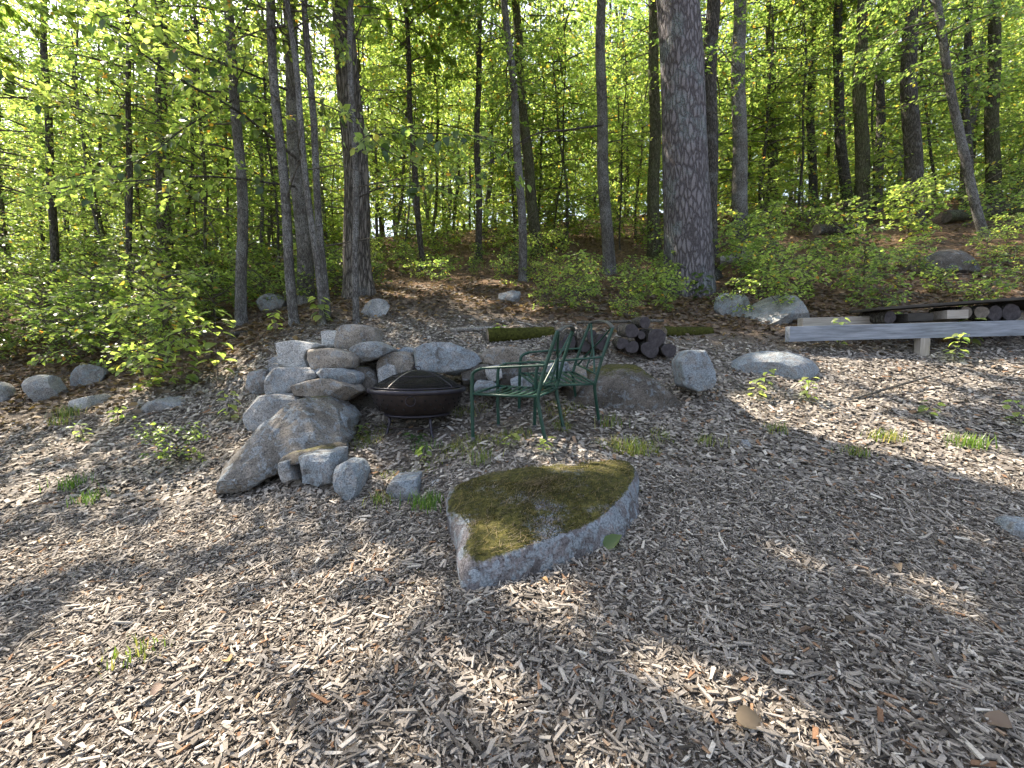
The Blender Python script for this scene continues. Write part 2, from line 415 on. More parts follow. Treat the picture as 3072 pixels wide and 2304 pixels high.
M['cut_wood'] = plain('cut_wood', (0.03, 0.026, 0.029), (0.085, 0.075, 0.078), 18, 0.9, 0, 0.5, 0.2)  # weathered cut ends, darkened further to put the woodpile's shade into the colour
M['cut_pale'] = plain('cut_wood_pale', (0.09, 0.075, 0.062), (0.21, 0.18, 0.15), 18, 0.9, 0, 0.5, 0.2)
M['moss'] = plain('moss', (0.014, 0.017, 0.004), (0.07, 0.07, 0.015), 30, 0.95, 0, 0.9, 0.1)

# ------------------------------------------------------------------ ground sheet
def axis(lo, hi, mid0, mid1, step, grow=1.09):
    a = list(np.arange(mid0, mid1, step)); s = step; x = mid1
    while x < hi: a.append(x); s *= grow; x += s
    s = step; x = mid0 - step
    while x > lo: a.insert(0, x); s *= grow; x -= s
    return np.array(a)
gx = axis(-110, 110, -6.5, 6.5, 0.09); gy = axis(-40, 140, 0.8, 8.0, 0.09)
GX, GY = np.meshgrid(gx, gy)
fx, fy = GX.ravel(), GY.ravel()
far = np.clip((np.hypot(fx, fy - 10) - 45) / 40, 0, 1)
def terr(x, y): return np.where(far > 0, gz(np.clip(x, -60, 60), np.clip(y, -15, 62)), gz(x, y))
fz = terr(fx, fy)
idx = np.arange(len(fx)).reshape(GX.shape)
Q = np.stack([idx[:-1, :-1], idx[:-1, 1:], idx[1:, 1:], idx[1:, :-1]], -1).reshape(-1, 4)
edge = 5.75 + 0.5 * noise3(np.stack([fx * 0.8, fy * 0, fy * 0], -1), 3) + 1.6 * np.exp(-((fx + 1.3) / 1.9) ** 2) + 0.7 * np.clip((fx - 1.5) / 3, 0, 1)
forest = np.clip((fy - edge) / 0.5, 0, 1)
ground = obj('ground', make_mesh('ground', np.stack([fx, fy, fz], -1), Q, True, {'forest': forest}), M['ground'])
tag(ground, 'sloping ground of brown soil and wood chips rising to the woods', kind='structure')

def frame_of(x, y, z=None):
    e = 0.05
    z0 = gz(x, y); dx = (gz(x + e, y, False) - gz(x, y, False)) / e; dy = (gz(x, y + e, False) - gz(x, y, False)) / e
    n = np.stack([-dx, -dy, np.ones_like(dx)], -1); n /= np.linalg.norm(n, axis=1)[:, None]
    return z0, n

# ------------------------------------------------------------------ wood chip mulch (nobody could count it)
def chips(n, ylo, yhi, near, seed, lscale=1.0):
    r = np.random.default_rng(seed)
    u = r.random(n * 2); y = np.sqrt(ylo ** 2 + u * (yhi ** 2 - ylo ** 2)); x = (r.random(n * 2) * 2 - 1) * (1.12 * y + 0.9)
    e = 5.9 + 0.4 * np.sin(x * 1.3) + 0.9 * np.clip((x - 1.2) / 3, 0, 1) + 1.6 * np.exp(-((x + 1.3) / 1.9) ** 2)
    k = r.random(n * 2) < np.clip((e - y) / 0.8, 0, 1)
    terrace = np.exp(-(((x + 0.1) / 1.35) ** 4 + ((y - 4.05) / 0.62) ** 4))
    k &= r.random(n * 2) > terrace * 0.72
    left = np.clip((-x - 2.6) / 2, 0, 1) * np.clip((y - 3.8) / 1.2, 0, 1)
    k &= r.random(n * 2) > left * 0.5
    x, y = x[k][:n], y[k][:n]; n = len(x)
    z, nr = frame_of(x, y)
    L = np.clip(r.lognormal(math.log(0.0205), 0.55, n), 0.007, 0.10) * lscale; Wd = L * r.uniform(0.14, 0.5, n); Wd = np.clip(Wd, 0.003, 0.018) * lscale
    th = np.clip(Wd * r.uniform(0.2, 0.5, n), 0.0018, 0.007)
    nr = nr + r.normal(0, 0.20, (n, 3)); nr /= np.linalg.norm(nr, axis=1)[:, None]
    az = r.random(n) * 2 * np.pi; t = np.stack([np.cos(az), np.sin(az), np.zeros(n)], -1)
    t -= nr * (t * nr).sum(1)[:, None]; t /= np.linalg.norm(t, axis=1)[:, None]; s = np.cross(nr, t)
    c = np.stack([x, y, z + r.random(n) ** 1.5 * 0.022 + 0.002], -1)
    bend = r.normal(0, 0.05, n) * L
    if near:
        tm = np.array([(-.5, -.5, 0), (-.5, .5, 0), (.5, -.5, 0), (.5, .5, 0), (-.5, -.5, 1), (-.5, .5, 1), (.5, -.5, 1), (.5, .5, 1)])
        Qt = np.array([(4, 6, 7, 5), (0, 2, 6, 4), (1, 5, 7, 3)])
        J = r.uniform(-0.14, 0.14, (n, 8, 2)); taper = r.uniform(0.3, 1.0, (n, 2))
        a = tm[None, :, 0] + J[..., 0]; bb = (tm[None, :, 1] + 0.4 * J[..., 1]) * np.where(tm[:, 0] < 0, taper[:, :1], taper[:, 1:])
        P = c[:, None] + a[..., None] * (t * L[:, None])[:, None] + bb[..., None] * (s * Wd[:, None])[:, None] + tm[None, :, 2, None] * (nr * th[:, None])[:, None]
    else:
        tm = np.array([(-.5, -.5, 0), (.5, -.5, 0), (.5, .5, 0), (-.5, .5, 0)]); Qt = np.array([(0, 1, 2, 3)])
        J = r.uniform(-0.2, 0.2, (n, 4)); Kz = r.uniform(0, 1.2, (n, 4))
        P = c[:, None] + (tm[None, :, 0] + J)[..., None] * (t * L[:, None])[:, None] + (tm[None, :, 1] + .5 * J[:, ::-1])[..., None] * (s * Wd[:, None])[:, None] + Kz[..., None] * (nr * th[:, None])[:, None]
    k = P.shape[1]
    F = (Qt[None] + (np.arange(n) * k)[:, None, None]).reshape(-1, 4)
    v = np.clip(r.beta(1.7, 1.6, n) * 0.96, 0, 1); odd = r.random(n) < 0.035; v[odd] = r.uniform(0.96, 1.0, odd.sum())
    return P.reshape(-1, 3), F, np.repeat(v, k)
V1, F1, t1 = chips(132000, 1.0, 3.4, True, 3)
V2, F2, t2 = chips(112000, 3.3, 7.6, False, 4, 1.4)
mulch = obj('wood_chip_mulch', make_mesh('wood_chip_mulch', np.vstack([V1, V2]), [F1, F2 + len(V1)], False, {'tint': np.concatenate([t1, t2])}), M['chip'])
tag(mulch, 'loose weathered wood chips spread thickly over the yard', 'mulch', kind='stuff')

# ------------------------------------------------------------------ leaves
LEAF = np.array([(0, 0, 0), (.27, .22, .05), (.30, .55, .05), (0, 1, -.10), (-.30, .55, .05), (-.27, .22, .05)])
LEAFQ = np.array([(0, 1, 2, 3), (0, 3, 4, 5)])
def leaf_arrays(pos, d, nor, size, tint, width=1.0, tmpl=LEAF, quads=LEAFQ):
    pos = np.asarray(pos); d = np.asarray(d); nor = np.asarray(nor); size = np.asarray(size)
    d = d / (np.linalg.norm(d, axis=1)[:, None] + 1e-9)
    nor = nor - d * (nor * d).sum(1)[:, None]; nor /= np.linalg.norm(nor, axis=1)[:, None] + 1e-9
    s = np.cross(d, nor)
    P = pos[:, None] + size[:, None, None] * (tmpl[None, :, 0, None] * width * s[:, None] + tmpl[None, :, 1, None] * d[:, None] + tmpl[None, :, 2, None] * nor[:, None])
    k = len(tmpl); n = len(pos)
    F = (quads[None] + (np.arange(n) * k)[:, None, None]).reshape(-1, quads.shape[1])
    return P.reshape(-1, 3), F, np.repeat(tint, k)

def crown(seed, h0, h1, rad, nprim, leaf=0.10, per=1.0, rise=0.35, profile='layer'):
    """leaf sprays and wood of a tree crown whose stem is the z axis, base at 0"""
    r = np.random.default_rng(seed); wood = MB(); LP, LD, LN, LS = [], [], [], []
    for i in range(nprim):
        u = (i + r.random()) / nprim; h = h0 + (h1 - h0) * u; az = i * 2.399 + r.normal(0, 0.5)
        pr = (0.55 + 0.45 * math.sin(math.pi * min(1, u * 0.9 + 0.1))) if profile == 'layer' else math.sqrt(max(0.05, 1 - (2 * u - 1) ** 2))
        L = rad * pr * r.uniform(0.55, 1.15)
        el = rise + r.normal(0, 0.18); o = np.array([math.cos(az), math.sin(az), 0.0])
        nseg = 7; p = [np.array([0, 0, h])]; dirv = o * math.cos(el) + np.array([0, 0, math.sin(el)])
        for k in range(nseg):
            dirv = dirv + r.normal(0, 0.13, 3) + np.array([0, 0, -0.07]); dirv /= np.linalg.norm(dirv)
            p.append(p[-1] + dirv * L / nseg)
        p = np.array(p); wood.tube(p, np.linspace(0.010 + 0.007 * L, 0.003, nseg + 1), 4, False)
        ntw = max(4, int(L * 5.0))
        for k in range(ntw):
            f = 0.18 + 0.82 * (k + r.random()) / ntw; j = min(nseg - 1, int(f * nseg)); q = p[j] + (p[j + 1] - p[j]) * (f * nseg - j)
            bd = p[j + 1] - p[j]; bd = bd / np.linalg.norm(bd)
            side = np.cross(bd, [0, 0, 1.0]); side /= np.linalg.norm(side) + 1e-9
            sg = 1 if k % 2 else -1; td = bd * r.uniform(0.3, 0.9) + side * sg * r.uniform(0.5, 1.0) + np.array([0, 0, r.normal(-0.05, 0.18)])
            td /= np.linalg.norm(td); tl = L * (1.05 - 0.6 * f) * r.uniform(0.3, 0.62)
            e = q + td * tl + np.array([0, 0, -0.06 * tl]); wood.tube(np.array([q, (q + e) / 2 + r.normal(0, 0.02, 3), e]), [0.0045, 0.003, 0.0015], 3, False)
            nl = max(4, int(tl * 22 * per)); s_ = r.random(nl) ** 0.8
            pos = q + np.outer(s_, e - q) + r.normal(0, 0.035, (nl, 3))
            tside = np.cross(td, [0, 0, 1.0]); sgn = np.where(np.arange(nl) % 2 == 0, 1, -1)[:, None]
            ld = td * r.uniform(0.4, 1.0, (nl, 1)) + tside * sgn * r.uniform(0.3, 1.1, (nl, 1)) + np.array([0, 0, -0.28]) + r.normal(0, 0.25, (nl, 3))
            LP.append(pos); LD.append(ld); LN.append(np.array([0, 0, 1.0]) + r.normal(0, 0.42, (nl, 3))); LS.append(leaf * r.uniform(0.6, 1.25, nl))
    P = np.concatenate(LP); n = len(P)
    tint = r.random(n)
    V, F, t = leaf_arrays(P, np.concatenate(LD), np.concatenate(LN), np.concatenate(LS), tint, r.uniform(0.95, 1.15))
    return make_mesh('crown', V, F, False, {'tint': t}), wood.mesh('branches'), n

UNDER = [crown(100 + i, h0, h1, rad, npr, 0.088, 1.5, 0.22) for i, (h0, h1, rad, npr) in enumerate([(0.9, 7.5, 2.0, 40), (0.4, 6.0, 1.7, 36), (1.6, 8.5, 2.2, 40), (0.3, 5.0, 1.5, 34), (1.0, 8.0, 1.8, 40)])]
TALL = [crown(200 + i, h0, h1, rad, npr, 0.11, 1.0, 0.45, 'round') for i, (h0, h1, rad, npr) in enumerate([(5.5, 12.5, 2.5, 32), (6.0, 13.0, 2.8, 32), (5.2, 12.0, 2.3, 32), (6.5, 13.0, 2.3, 28)])]
TALL.append(crown(260, 5.6, 10.0, 3.4, 30, 0.12, 3.6, 0.2, 'round'))  # extra dense crown, shaped to cast shade on the mulch from above the view
for lst in (UNDER, TALL):
    for k, (cm, wm, n_) in enumerate(lst):
        cm.materials.append(M['leaf'] if k % 2 else M['leaf_bright']); wm.materials.append(M['twig'])
print('leaves', [u[2] for u in UNDER + TALL])

def trunk_mesh(path, rads, sides, seed, rough=0.04, flare=0.5, ridges=0):
    path = np.asarray(path, float); n = len(path)
    a = np.linspace(0, 2 * np.pi, sides, endpoint=False)
    zrel = path[:, 2] - path[0, 2]; Rb = rads[0]
    V = np.zeros((n, sides, 3)); rr = np.random.default_rng(seed); ph = rr.random(6) * 6.28
    for i in range(n):
        fl = flare * math.exp(-max(0, zrel[i] - 0.25) / (Rb * 1.6))
        lob = 1 + fl * (0.55 + 0.45 * np.sin(a * 4 + ph[0]) + 0.3 * np.sin(a * 3 + ph[1]))
        V[i, :, 0] = path[i, 0] + np.cos(a) * rads[i] * lob; V[i, :, 1] = path[i, 1] + np.sin(a) * rads[i] * lob; V[i, :, 2] = path[i, 2]
    VV = V.reshape(-1, 3)
    ang = np.tile(a, n); zz = np.repeat(zrel, sides); rep = np.repeat(rads, sides)
    Pn = np.stack([np.cos(ang) * 3, np.sin(ang) * 3, zz * 0.8], -1)
    Pf = np.stack([np.cos(ang) * Rb * 26, np.sin(ang) * Rb * 26, zz * 5], -1)
    dis = rep * (rough * fbm(Pn, seed, 3)) + 0.010 * min(1, Rb * 4) * fbm(Pf, seed + 3, 3)
    VV[:, 0] += np.cos(ang) * dis; VV[:, 1] += np.sin(ang) * dis
    idx = np.arange(n * sides).reshape(n, sides); nx = np.roll(idx, -1, 1)
    Qd = np.stack([idx[:-1], nx[:-1], nx[1:], idx[1:]], -1).reshape(-1, 4)
    return make_mesh('trunk', VV, Qd, True)

def tree(name, label, base, rad, top=None, H=13.0, bark='bark_grey', crowns=(), wob=0.06, sides=16, group=None, flare=0.5, cs=1.0, seed=0, step=0.25, leafy=True, rot=None):
    """base: Vector on the ground; top: a point that the stem passes through higher up"""
    t = empty(name, base, label, 'tree', group)
    r = np.random.default_rng(seed + 900)
    d = (Vector(top) - Vector(base)) if top is not None else Vector((r.normal(0, 0.04), r.normal(0, 0.04), 1))
    d = d / d.z
    nr = max(8, int(H / step)); z = np.linspace(-0.35, H, nr)
    ph = r.random(4) * 6.28
    wx = wob * (np.sin(z * 0.7 + ph[0]) - math.sin(ph[0])) + 0.4 * wob * np.sin(z * 2.1 + ph[1]); wy = wob * (np.sin(z * 0.8 + ph[2]) - math.sin(ph[2]))
    path = np.stack([d.x * z + wx, d.y * z + wy, z], -1)
    rads = rad * (1.03 - 0.75 * np.clip(z / H, 0, 1) ** 1.15)
    obj('trunk', trunk_mesh(path, rads, sides, seed, 0.06, flare), M[bark], t)
    q = Vector((0, 0, 1)).rotation_difference(Vector((d.x, d.y, 1)).normalized())
    for (kind, k, zoff, s) in crowns:
        cm, wm, _ = (UNDER if kind == 'u' else TALL)[k]
        e = q.to_euler(); qq = q @ Quaternion((0, 0, 1), r.random() * 6.28 if rot is None else rot)
        for nm, me in (('branches', wm), ('crown', cm)):
            o = obj(nm, me, None, t, loc=(d.x * zoff, d.y * zoff, zoff), scale=(s * cs, s * cs, s))
            o.rotation_mode = 'QUATERNION'; o.rotation_quaternion = qq
    return t

K = 3072 / 2212.0
def tree_px(name, label, x, y, w, xt, D=None, bark='bark_grey', crowns=(), H=13.0, **kw):
    """x,y trunk base, w trunk width and xt stem position at the top edge, in pixels of a 2212-wide frame"""
    b = hit(x * K, y * K) if D is None else None
    if b is None:
        p = at(x * K, y * K, D); b = Vector((p.x, D, g(p.x, D)))
    rad = 0.5 * w * K * b.y / FPX
    tp = at(xt * K, 0, b.y)
    return tree(name, label, b, rad, tp, H, bark, crowns, **kw)

# the big pine and the trees one can point at
BIG = tree_px('pine_tree', 'massive straight pine trunk with scaly grey-violet bark above the woodpile', 1490, 632, 93, 1460, None, 'bark_pine', [('t', 3, 4.0, 1.0)], H=20, sides=48, flare=0.16, wob=0.02, seed=1, step=0.10)
NAMED = [
    ('dark slim tree leaning against the massive pine, behind its foot', 1533, 600, 34, 1545, None, 'bark_dark', [('u', 1, 3.6, 0.9)]),
    ('straight pale grey tree standing clear just past the massive pine', 1601, 548, 31, 1601, None, 'bark_grey', [('u', 2, 4.5, 0.9)]),
    ('mottled pale grey slim tree between the massive pine and the clearing', 1315, 590, 25, 1298, None, 'bark_grey', [('t', 2, 2.5, 1)]),
    ('slender tree with sunlit foot in the middle, root on a mossy stone', 1130, 606, 18, 1094, None, 'bark_grey', [('u', 3, 5.4, 0.9), ('u', 1, 3.2, 0.9)]),
    ('wide furrowed old trunk with spreading roots behind the stacked stones', 775, 640, 54, 733, None, 'bark_rough', [('t', 1, 0, 1)]),
    ('straight slim tree rooted at the edge of the litter, fourth of the near stems', 522, 703, 22, 490, None, 'bark_grey', [('u', 0, 2.4, 0.9), ('t', 2, 2, 1)]),
    ('slim lichen-spotted tree with a crooked foot left of the twin stems', 637, 700, 20, 594, None, 'bark_grey', [('u', 2, 2.7, 0.9), ('t', 4, 0, 1)]),
    ('bent slender stem of the pair rising left of the furrowed old trunk', 697, 700, 13, 610, None, 'bark_grey', [('u', 1, 3.4, 0.9)]),
    ('straight slender stem close beside the bent one', 705, 690, 15, 678, None, 'bark_grey', [('u', 3, 4.0, 0.9)]),
    ('thin pale stem standing in front of the furrowed old trunk', 771, 700, 13, 768, None, 'bark_grey', [('u', 4, 3.6, 0.9), ('t', 4, 0.8, 1)]),
    ('broad soft-grey trunk half hidden behind the twin slender stems', 663, 655, 32, 640, None, 'bark_grey', [('t', 1, 1, 1)]),
    ('rough pale trunk showing above the leafy thicket', 366, 592, 27, 340, None, 'bark_rough', [('t', 0, 0, 1)]),
    ('dark thin trunk rising out of the thicket beside the rough pale one', 282, 660, 11, 268, None, 'bark_dark', [('u', 0, 2.2, 0.9)]),
    ('thin trunk at the edge of the view, deep in the thicket', 4, 600, 16, -4, None, 'bark_dark', [('u', 2, 1.7, 0.9)]),
    ('slim dark trunk half lost in leaves near the sky gap', 118, 640, 15, 100, None, 'bark_dark', [('t', 2, 1, .9)]),
    ('leaning mossy trunk in the deep woods past the clearing', 1160, 545, 24, 1118, 13.5, 'bark_moss', [('u', 4, 2.7, 0.9)]),
    ('thin dark trunk just before the sky gaps in the middle', 1035, 560, 14, 1042, 13.0, 'bark_dark', [('u', 0, 3.6, 0.9)]),
    ('thin trunk with a fork, between the furrowed trunk and the sky gap', 915, 590, 12, 875, 12.0, 'bark_dark', [('u', 2, 2.7, 0.9), ('t', 4, 0, 1)]),
    ('shadowed trunk peeping out behind the massive pine', 1412, 560, 26, 1405, 12.5, 'bark_moss', [('u', 1, 4.5, 0.9)]),
    ('greenish far trunk in the first gap past the pale grey tree', 1668, 470, 20, 1665, 16.0, 'bark_moss', [('u', 2, 5.4, 0.9)]),
    ('slim dark trunk in the second gap past the pale grey tree', 1760, 440, 17, 1757, 16.0, 'bark_dark', [('u', 3, 2.7, 0.9)]),
    ('leaning dark trunk beside the tall smooth one on the upper slope', 1832, 455, 21, 1808, 15.0, 'bark_dark', [('u', 4, 3.6, 0.9), ('t', 4, 0.8, 1)]),
    ('tall smooth olive trunk on the upper slope above the grey beam', 1864, 483, 27, 1872, None, 'bark_moss', [('t', 1, 0, 1)]),
    ('slim trunk just behind the tall smooth olive one', 1893, 440, 18, 1908, 15.5, 'bark_dark', [('t', 2, 0, 1)]),
    ('stout dark trunk with flared pale roots on the upper slope', 1978, 487, 33, 1975, None, 'bark_dark', [('t', 0, 0, 1)]),
    ('crooked grey stem growing out of the pale rock on the slope', 2128, 512, 17, 2010, None, 'bark_grey', [('u', 0, 2.2, 0.9)]),
    ('dim trunk at the far end of the upper slope', 2150, 400, 25, 2152, 15.0, 'bark_moss', [('u', 0, 4.5, 0.9)]),
    ('thin dim trunk above the crooked grey stem', 2095, 450, 15, 2100, 14.5, 'bark_dark', [('u', 1, 5.4, 0.9)]),
]
TB = []; TREES = []
for i, (lb, x, y, w, xt, D, bk, cr) in enumerate(NAMED):
    tr = tree_px('tree', lb, x, y, w, xt, D, bk, cr, H=13.5, seed=20 + i, flare=0.55, wob=0.05, sides=18)
    TB.append((tr.location.x, tr.location.y)); TREES.append(tr)
    rt = np.random.default_rng(700 + i); mbt = MB(); dl = (at(xt * K, 0, tr.location.y) - tr.location); dl = np.array(dl / dl.z); rr0 = 0.5 * w * K * tr.location.y / FPX
    for kk in range(11):
        zz_ = rt.uniform(.8, 6.5); aa_ = rt.random() * 6.28; o_ = np.array([math.cos(aa_), math.sin(aa_), rt.uniform(-.25, .6)]); c_ = dl * zz_ + o_ * rr0 * .6; Lt = rt.uniform(.15, 1.1)
        q_ = [c_, c_ + o_ * Lt * .5 + rt.normal(0, .04, 3), c_ + o_ * Lt + rt.normal(0, .09, 3) + np.array([0, 0, -.06])]; mbt.tube(q_, [.012, .008, .003], 4, False)
        for _ in range(int(Lt * 4)):
            f_ = rt.uniform(.3, 1); b_ = q_[0] + (q_[2] - q_[0]) * f_; mbt.tube([b_, b_ + rt.normal(0, .13, 3)], [.004, .0015], 3, False)
    dt = mbt.build('dead_twigs', M['twig'], tr); dt['kind'] = 'stuff'

tree('tree', 'tall tree at the very edge whose boughs shade the open mulch', Vector((-9.2, 5.6, g(-9.2, 5.6))), 0.16, None, 13, 'bark_grey', [('t', 4, -0.4, 0.9)], seed=90, group=None)  # out of view, added for the shade its crown casts
TB += [(-9.2, 5.6)]
# trees whose stems only show as one of many: understory and deep woods
def forest_trees(n, y0, y1, seed, kinds, label, group, rr, names, xw=1.25, mind=0.8, sr=(0.8, 1.2)):
    r = np.random.default_rng(seed); c = 0; tries = 0
    while c < n and tries < 20000:
        tries += 1
        y = math.sqrt(r.uniform(y0 ** 2, y1 ** 2)); x = r.uniform(-1, 1) * (xw * y + 1.5)
        if any((x - a) ** 2 + (y - b) ** 2 < mind ** 2 for a, b in TB): continue
        q = x / y
        if y < (8.0 if q < -0.62 else 10.5 if q < -0.3 else 13.0): continue
        if q < -0.6 and y < 18 and r.random() < 0.45: continue
        kind, k = kinds[int(r.integers(len(kinds)))]
        H = 9.0 if kind == 'u' else 14.5
        s = r.uniform(*sr)
        tree(names, label(x / y), Vector((x, y, g(x, y))), r.uniform(*rr), None, H * s, ['bark_dark', 'bark_grey', 'bark_moss'][int(r.integers(3))],
             [(kind, k, (r.uniform(-0.6, 0.8) if y < 26 else r.uniform(-1.6, -0.2)) if kind == 'u' else r.uniform(-1.5, 0.5), s)], wob=0.09, sides=9, group=group, seed=seed + tries, step=0.5, flare=0.3)
        TB.append((x, y)); c += 1
def side(q): return 'over the leafy thicket by the round boulders' if q < -0.45 else ('behind the clearing and stacked stones' if q < 0.25 else 'on the upper slope past the massive pine')
U5 = [('u', 0), ('u', 1), ('u', 2), ('u', 3), ('u', 4)]
forest_trees(70, 8.0, 18, 31, U5, lambda q: 'thin young understory tree with layered leaf sprays ' + side(q), 'young understory trees', (0.02, 0.055), 'sapling_tree')
forest_trees(112, 16, 30, 32, U5, lambda q: 'slender far tree deep in the woods ' + side(q), 'far trees deep in the woods', (0.05, 0.12), 'woodland_tree', 1.25, 1.0, (1.0, 1.5))
forest_trees(110, 27, 50, 33, U5, lambda q: 'dim distant tree closing the view ' + side(q), 'distant trees closing the view', (0.07, 0.15), 'woodland_tree', 1.2, 1.2, (1.5, 2.1))

# ------------------------------------------------------------------ rocks
def cubesphere(n):
    t = np.linspace(-1, 1, n + 1); t = np.tan(t * math.pi / 4)
    Vs, Qs = [], []; off = 0
    for ax in range(3):
        for sg in (-1, 1):
            a, b = np.meshgrid(t, t); P = np.zeros((n + 1, n + 1, 3)); P[..., ax] = sg; P[..., (ax + 1) % 3] = a * sg; P[..., (ax + 2) % 3] = b
            i = np.arange((n + 1) ** 2).reshape(n + 1, n + 1) + off
            Vs.append(P.reshape(-1, 3)); Qs.append(np.stack([i[:-1, :-1], i[:-1, 1:], i[1:, 1:], i[1:, :-1]], -1).reshape(-1, 4)); off += (n + 1) ** 2
    V = np.concatenate(Vs); Q = np.concatenate(Qs); V /= np.linalg.norm(V, axis=1)[:, None]
    key = np.round(V * 1e4).astype(int); _, first, inv = np.unique(key, axis=0, return_index=True, return_inverse=True)
    return V[first], inv.reshape(-1)[Q]
CS = {n: cubesphere(n) for n in (10, 18, 28)}
def rock_mesh(w, d, h, seed, p=3.0, cuts=7, planes=(), n=28, rough=0.035, spin=0.5):
    cuts += 4
    V, Q = CS[n]; V = V.copy(); r = np.random.default_rng(seed)
    rad = (np.abs(V) ** p).sum(1) ** (-1 / p); V = V * rad[:, None]
    a = r.normal(0, spin); c_, s_ = math.cos(a), math.sin(a)
    for _ in range(cuts):
        nn = r.normal(0, 1, 3); nn /= np.linalg.norm(nn); sup = (V @ nn).max(); o = sup * r.uniform(0.58, 0.84)
        V -= np.maximum(0, V @ nn - o)[:, None] * nn * 0.97
    for (x, y, z, o) in planes:
        nn = np.array([x, y, z], float); nn /= np.linalg.norm(nn)
        V -= np.maximum(0, V @ nn - o)[:, None] * nn * 0.97
    V = np.stack([V[:, 0] * c_ - V[:, 1] * s_, V[:, 0] * s_ + V[:, 1] * c_, V[:, 2]], -1)
    lo, hi = V.min(0), V.max(0); V = (V - (lo + hi) / 2) / (hi - lo) * np.array([w, d, h])
    sz = (w * d * h) ** (1 / 3); nv = V / (np.linalg.norm(V, axis=1)[:, None] + 1e-9)
    V = V + nv * (sz * rough * (fbm(V / sz * 2.5 + seed, seed, 4) + 0.45 * fbm(V / sz * 9, seed + 1, 3)))[:, None]
    return make_mesh('rock', V, Q, False)
def rock_px(name, label, x0, y0, x1, y1, D, mat, seed, depth=0.8, bury=0.15, cat='rock', group=None, tilt=(0, 0), **k):
    """the box of the visible stone in the 3072 frame, its middle at distance D"""
    if D is None or cat == 'boulder':
        D = hit((x0 + x1) / 2, y1, 1.0, 20).y + 0.32 * (x1 - x0) / FPX * (D or 5)
        bury = max(bury, 0.45)
    cx_, cy_ = (x0 + x1) / 2, (y0 + y1) / 2; x0, x1, y0 = cx_ + (x0 - cx_) * .9, cx_ + (x1 - cx_) * .9, y1 + (y0 - y1) * .88
    w = (x1 - x0) * D / FPX; h = (y1 - y0) * D / FPX; c = at((x0 + x1) / 2, (y0 + y1) / 2, D); hb = h * (1 + bury)
    me = rock_mesh(w, w * depth, hb, seed, **k)
    o = obj(name, me, M[mat], None, loc=(c.x, c.y, c.z - (hb - h) / 2), rot=(tilt[0], tilt[1], 0))
    return tag(o, label, cat, group)
def z1(a, b, c, d): return (650 + a / 2.765, 930 + b / 2.765, 650 + c / 2.765, 930 + d / 2.765)
def z2(a, b, c, d): return (1050 + a / 3.687, 940 + b / 3.687, 1050 + c / 3.687, 940 + d / 3.687)
def z6(a, b, c, d): return (1700 + a / 2.765, 700 + b / 2.765, 1700 + c / 2.765, 700 + d / 2.765)
def f2(a, b, c, d): return (a * K, b * K, c * K, d * K)
SG = 'stones stacked into the low dry wall'
def block(name, label, poly, D, depth, mat, seed, cat='stone', group=None, lean=0.12, bulge=0.10, scale=2.765, org=(650, 930), rough=1.0, grow=1.06):
    """a broken stone: its front outline (survey pixels), its distance and its thickness; top leans back"""
    P = np.array([(org[0] + x / scale, org[1] + y / scale) for x, y in poly], float); c = P.mean(0); P = c + (P - c) * grow
    W = np.array([tuple(at(x, y, D)) for x, y in P]); cz = W.mean(0); size = max(np.ptp(W[:, 0]), np.ptp(W[:, 2])); hgt = np.ptp(W[:, 2])
    W[:, 1] += lean * (W[:, 2] - cz[2])
    seg = np.linalg.norm(np.roll(W, -1, 0) - W, axis=1); cum = np.concatenate([[0], np.cumsum(seg)]); n = 72; t = np.linspace(0, cum[-1], n, endpoint=False)
    WW = np.vstack([W, W[:1]]); E = np.stack([np.interp(t, cum, WW[:, k]) for k in range(3)], -1)
    for _ in range(1): E = 0.25 * np.roll(E, 1, 0) + 0.5 * E + 0.25 * np.roll(E, -1, 0)
    ctr = E.mean(0); yv = np.array([0, 1.0, 0]); bl = bulge * size; rings = []
    for f, dy in ((0.02, -1), (0.22, -.98), (0.42, -.94), (0.60, -.88), (0.76, -.80), (0.88, -.68), (0.955, -.5), (0.99, -.15)): rings.append(ctr + (E - ctr) * f + yv * dy * bl)
    for f, dy in ((1.0, .06), (1.01, .18), (1.015, .32), (1.01, .48), (1.0, .64), (0.97, .8), (0.9, .92), (0.7, 1.0), (0.3, 1.03), (0.02, 1.04)): rings.append(ctr + (E - ctr) * f + yv * (depth * dy))
    V = np.array(rings); m = len(rings); Vf = V.reshape(-1, 3); nv = Vf - (ctr + yv * depth * .4); nv /= np.linalg.norm(nv, axis=1)[:, None] + 1e-6
    q = Vf / size; r = np.random.default_rng(seed)
    for _ in range(11):      # flat broken facets
        nn = r.normal(0, 1, 3); nn[1] -= 0.8; nn /= np.linalg.norm(nn); pr = (Vf - (ctr + yv * depth * .4)) @ nn; o = pr.max() * r.uniform(.82, .97); Vf -= np.maximum(0, pr - o)[:, None] * nn * 0.95
    Vf += nv * (size * rough * (0.030 * fbm(q * 3 + seed * 3.1, seed, 4) + 0.012 * fbm(q * 11 + seed, seed + 1, 3)))[:, None]
    ii = np.arange(m * n).reshape(m, n); jj = np.roll(ii, -1, 1)
    o = obj(name, make_mesh(name, Vf - ctr, np.stack([ii[:-1], ii[1:], jj[1:], jj[:-1]], -1).reshape(-1, 4), False), M[mat], None, loc=tuple(ctr))
    return tag(o, label, cat, group)
def S(lb, poly, D, dp, mat, seed, **k): return block('stone', lb, poly, D, dp, mat, seed, group=SG, **k)
S('small square pale stone on top of the stack, beside the big tan one', [(858, 178), (995, 168), (1002, 312), (862, 310)], 5.0, .3, 'stone_pale', 1, bulge=.04)
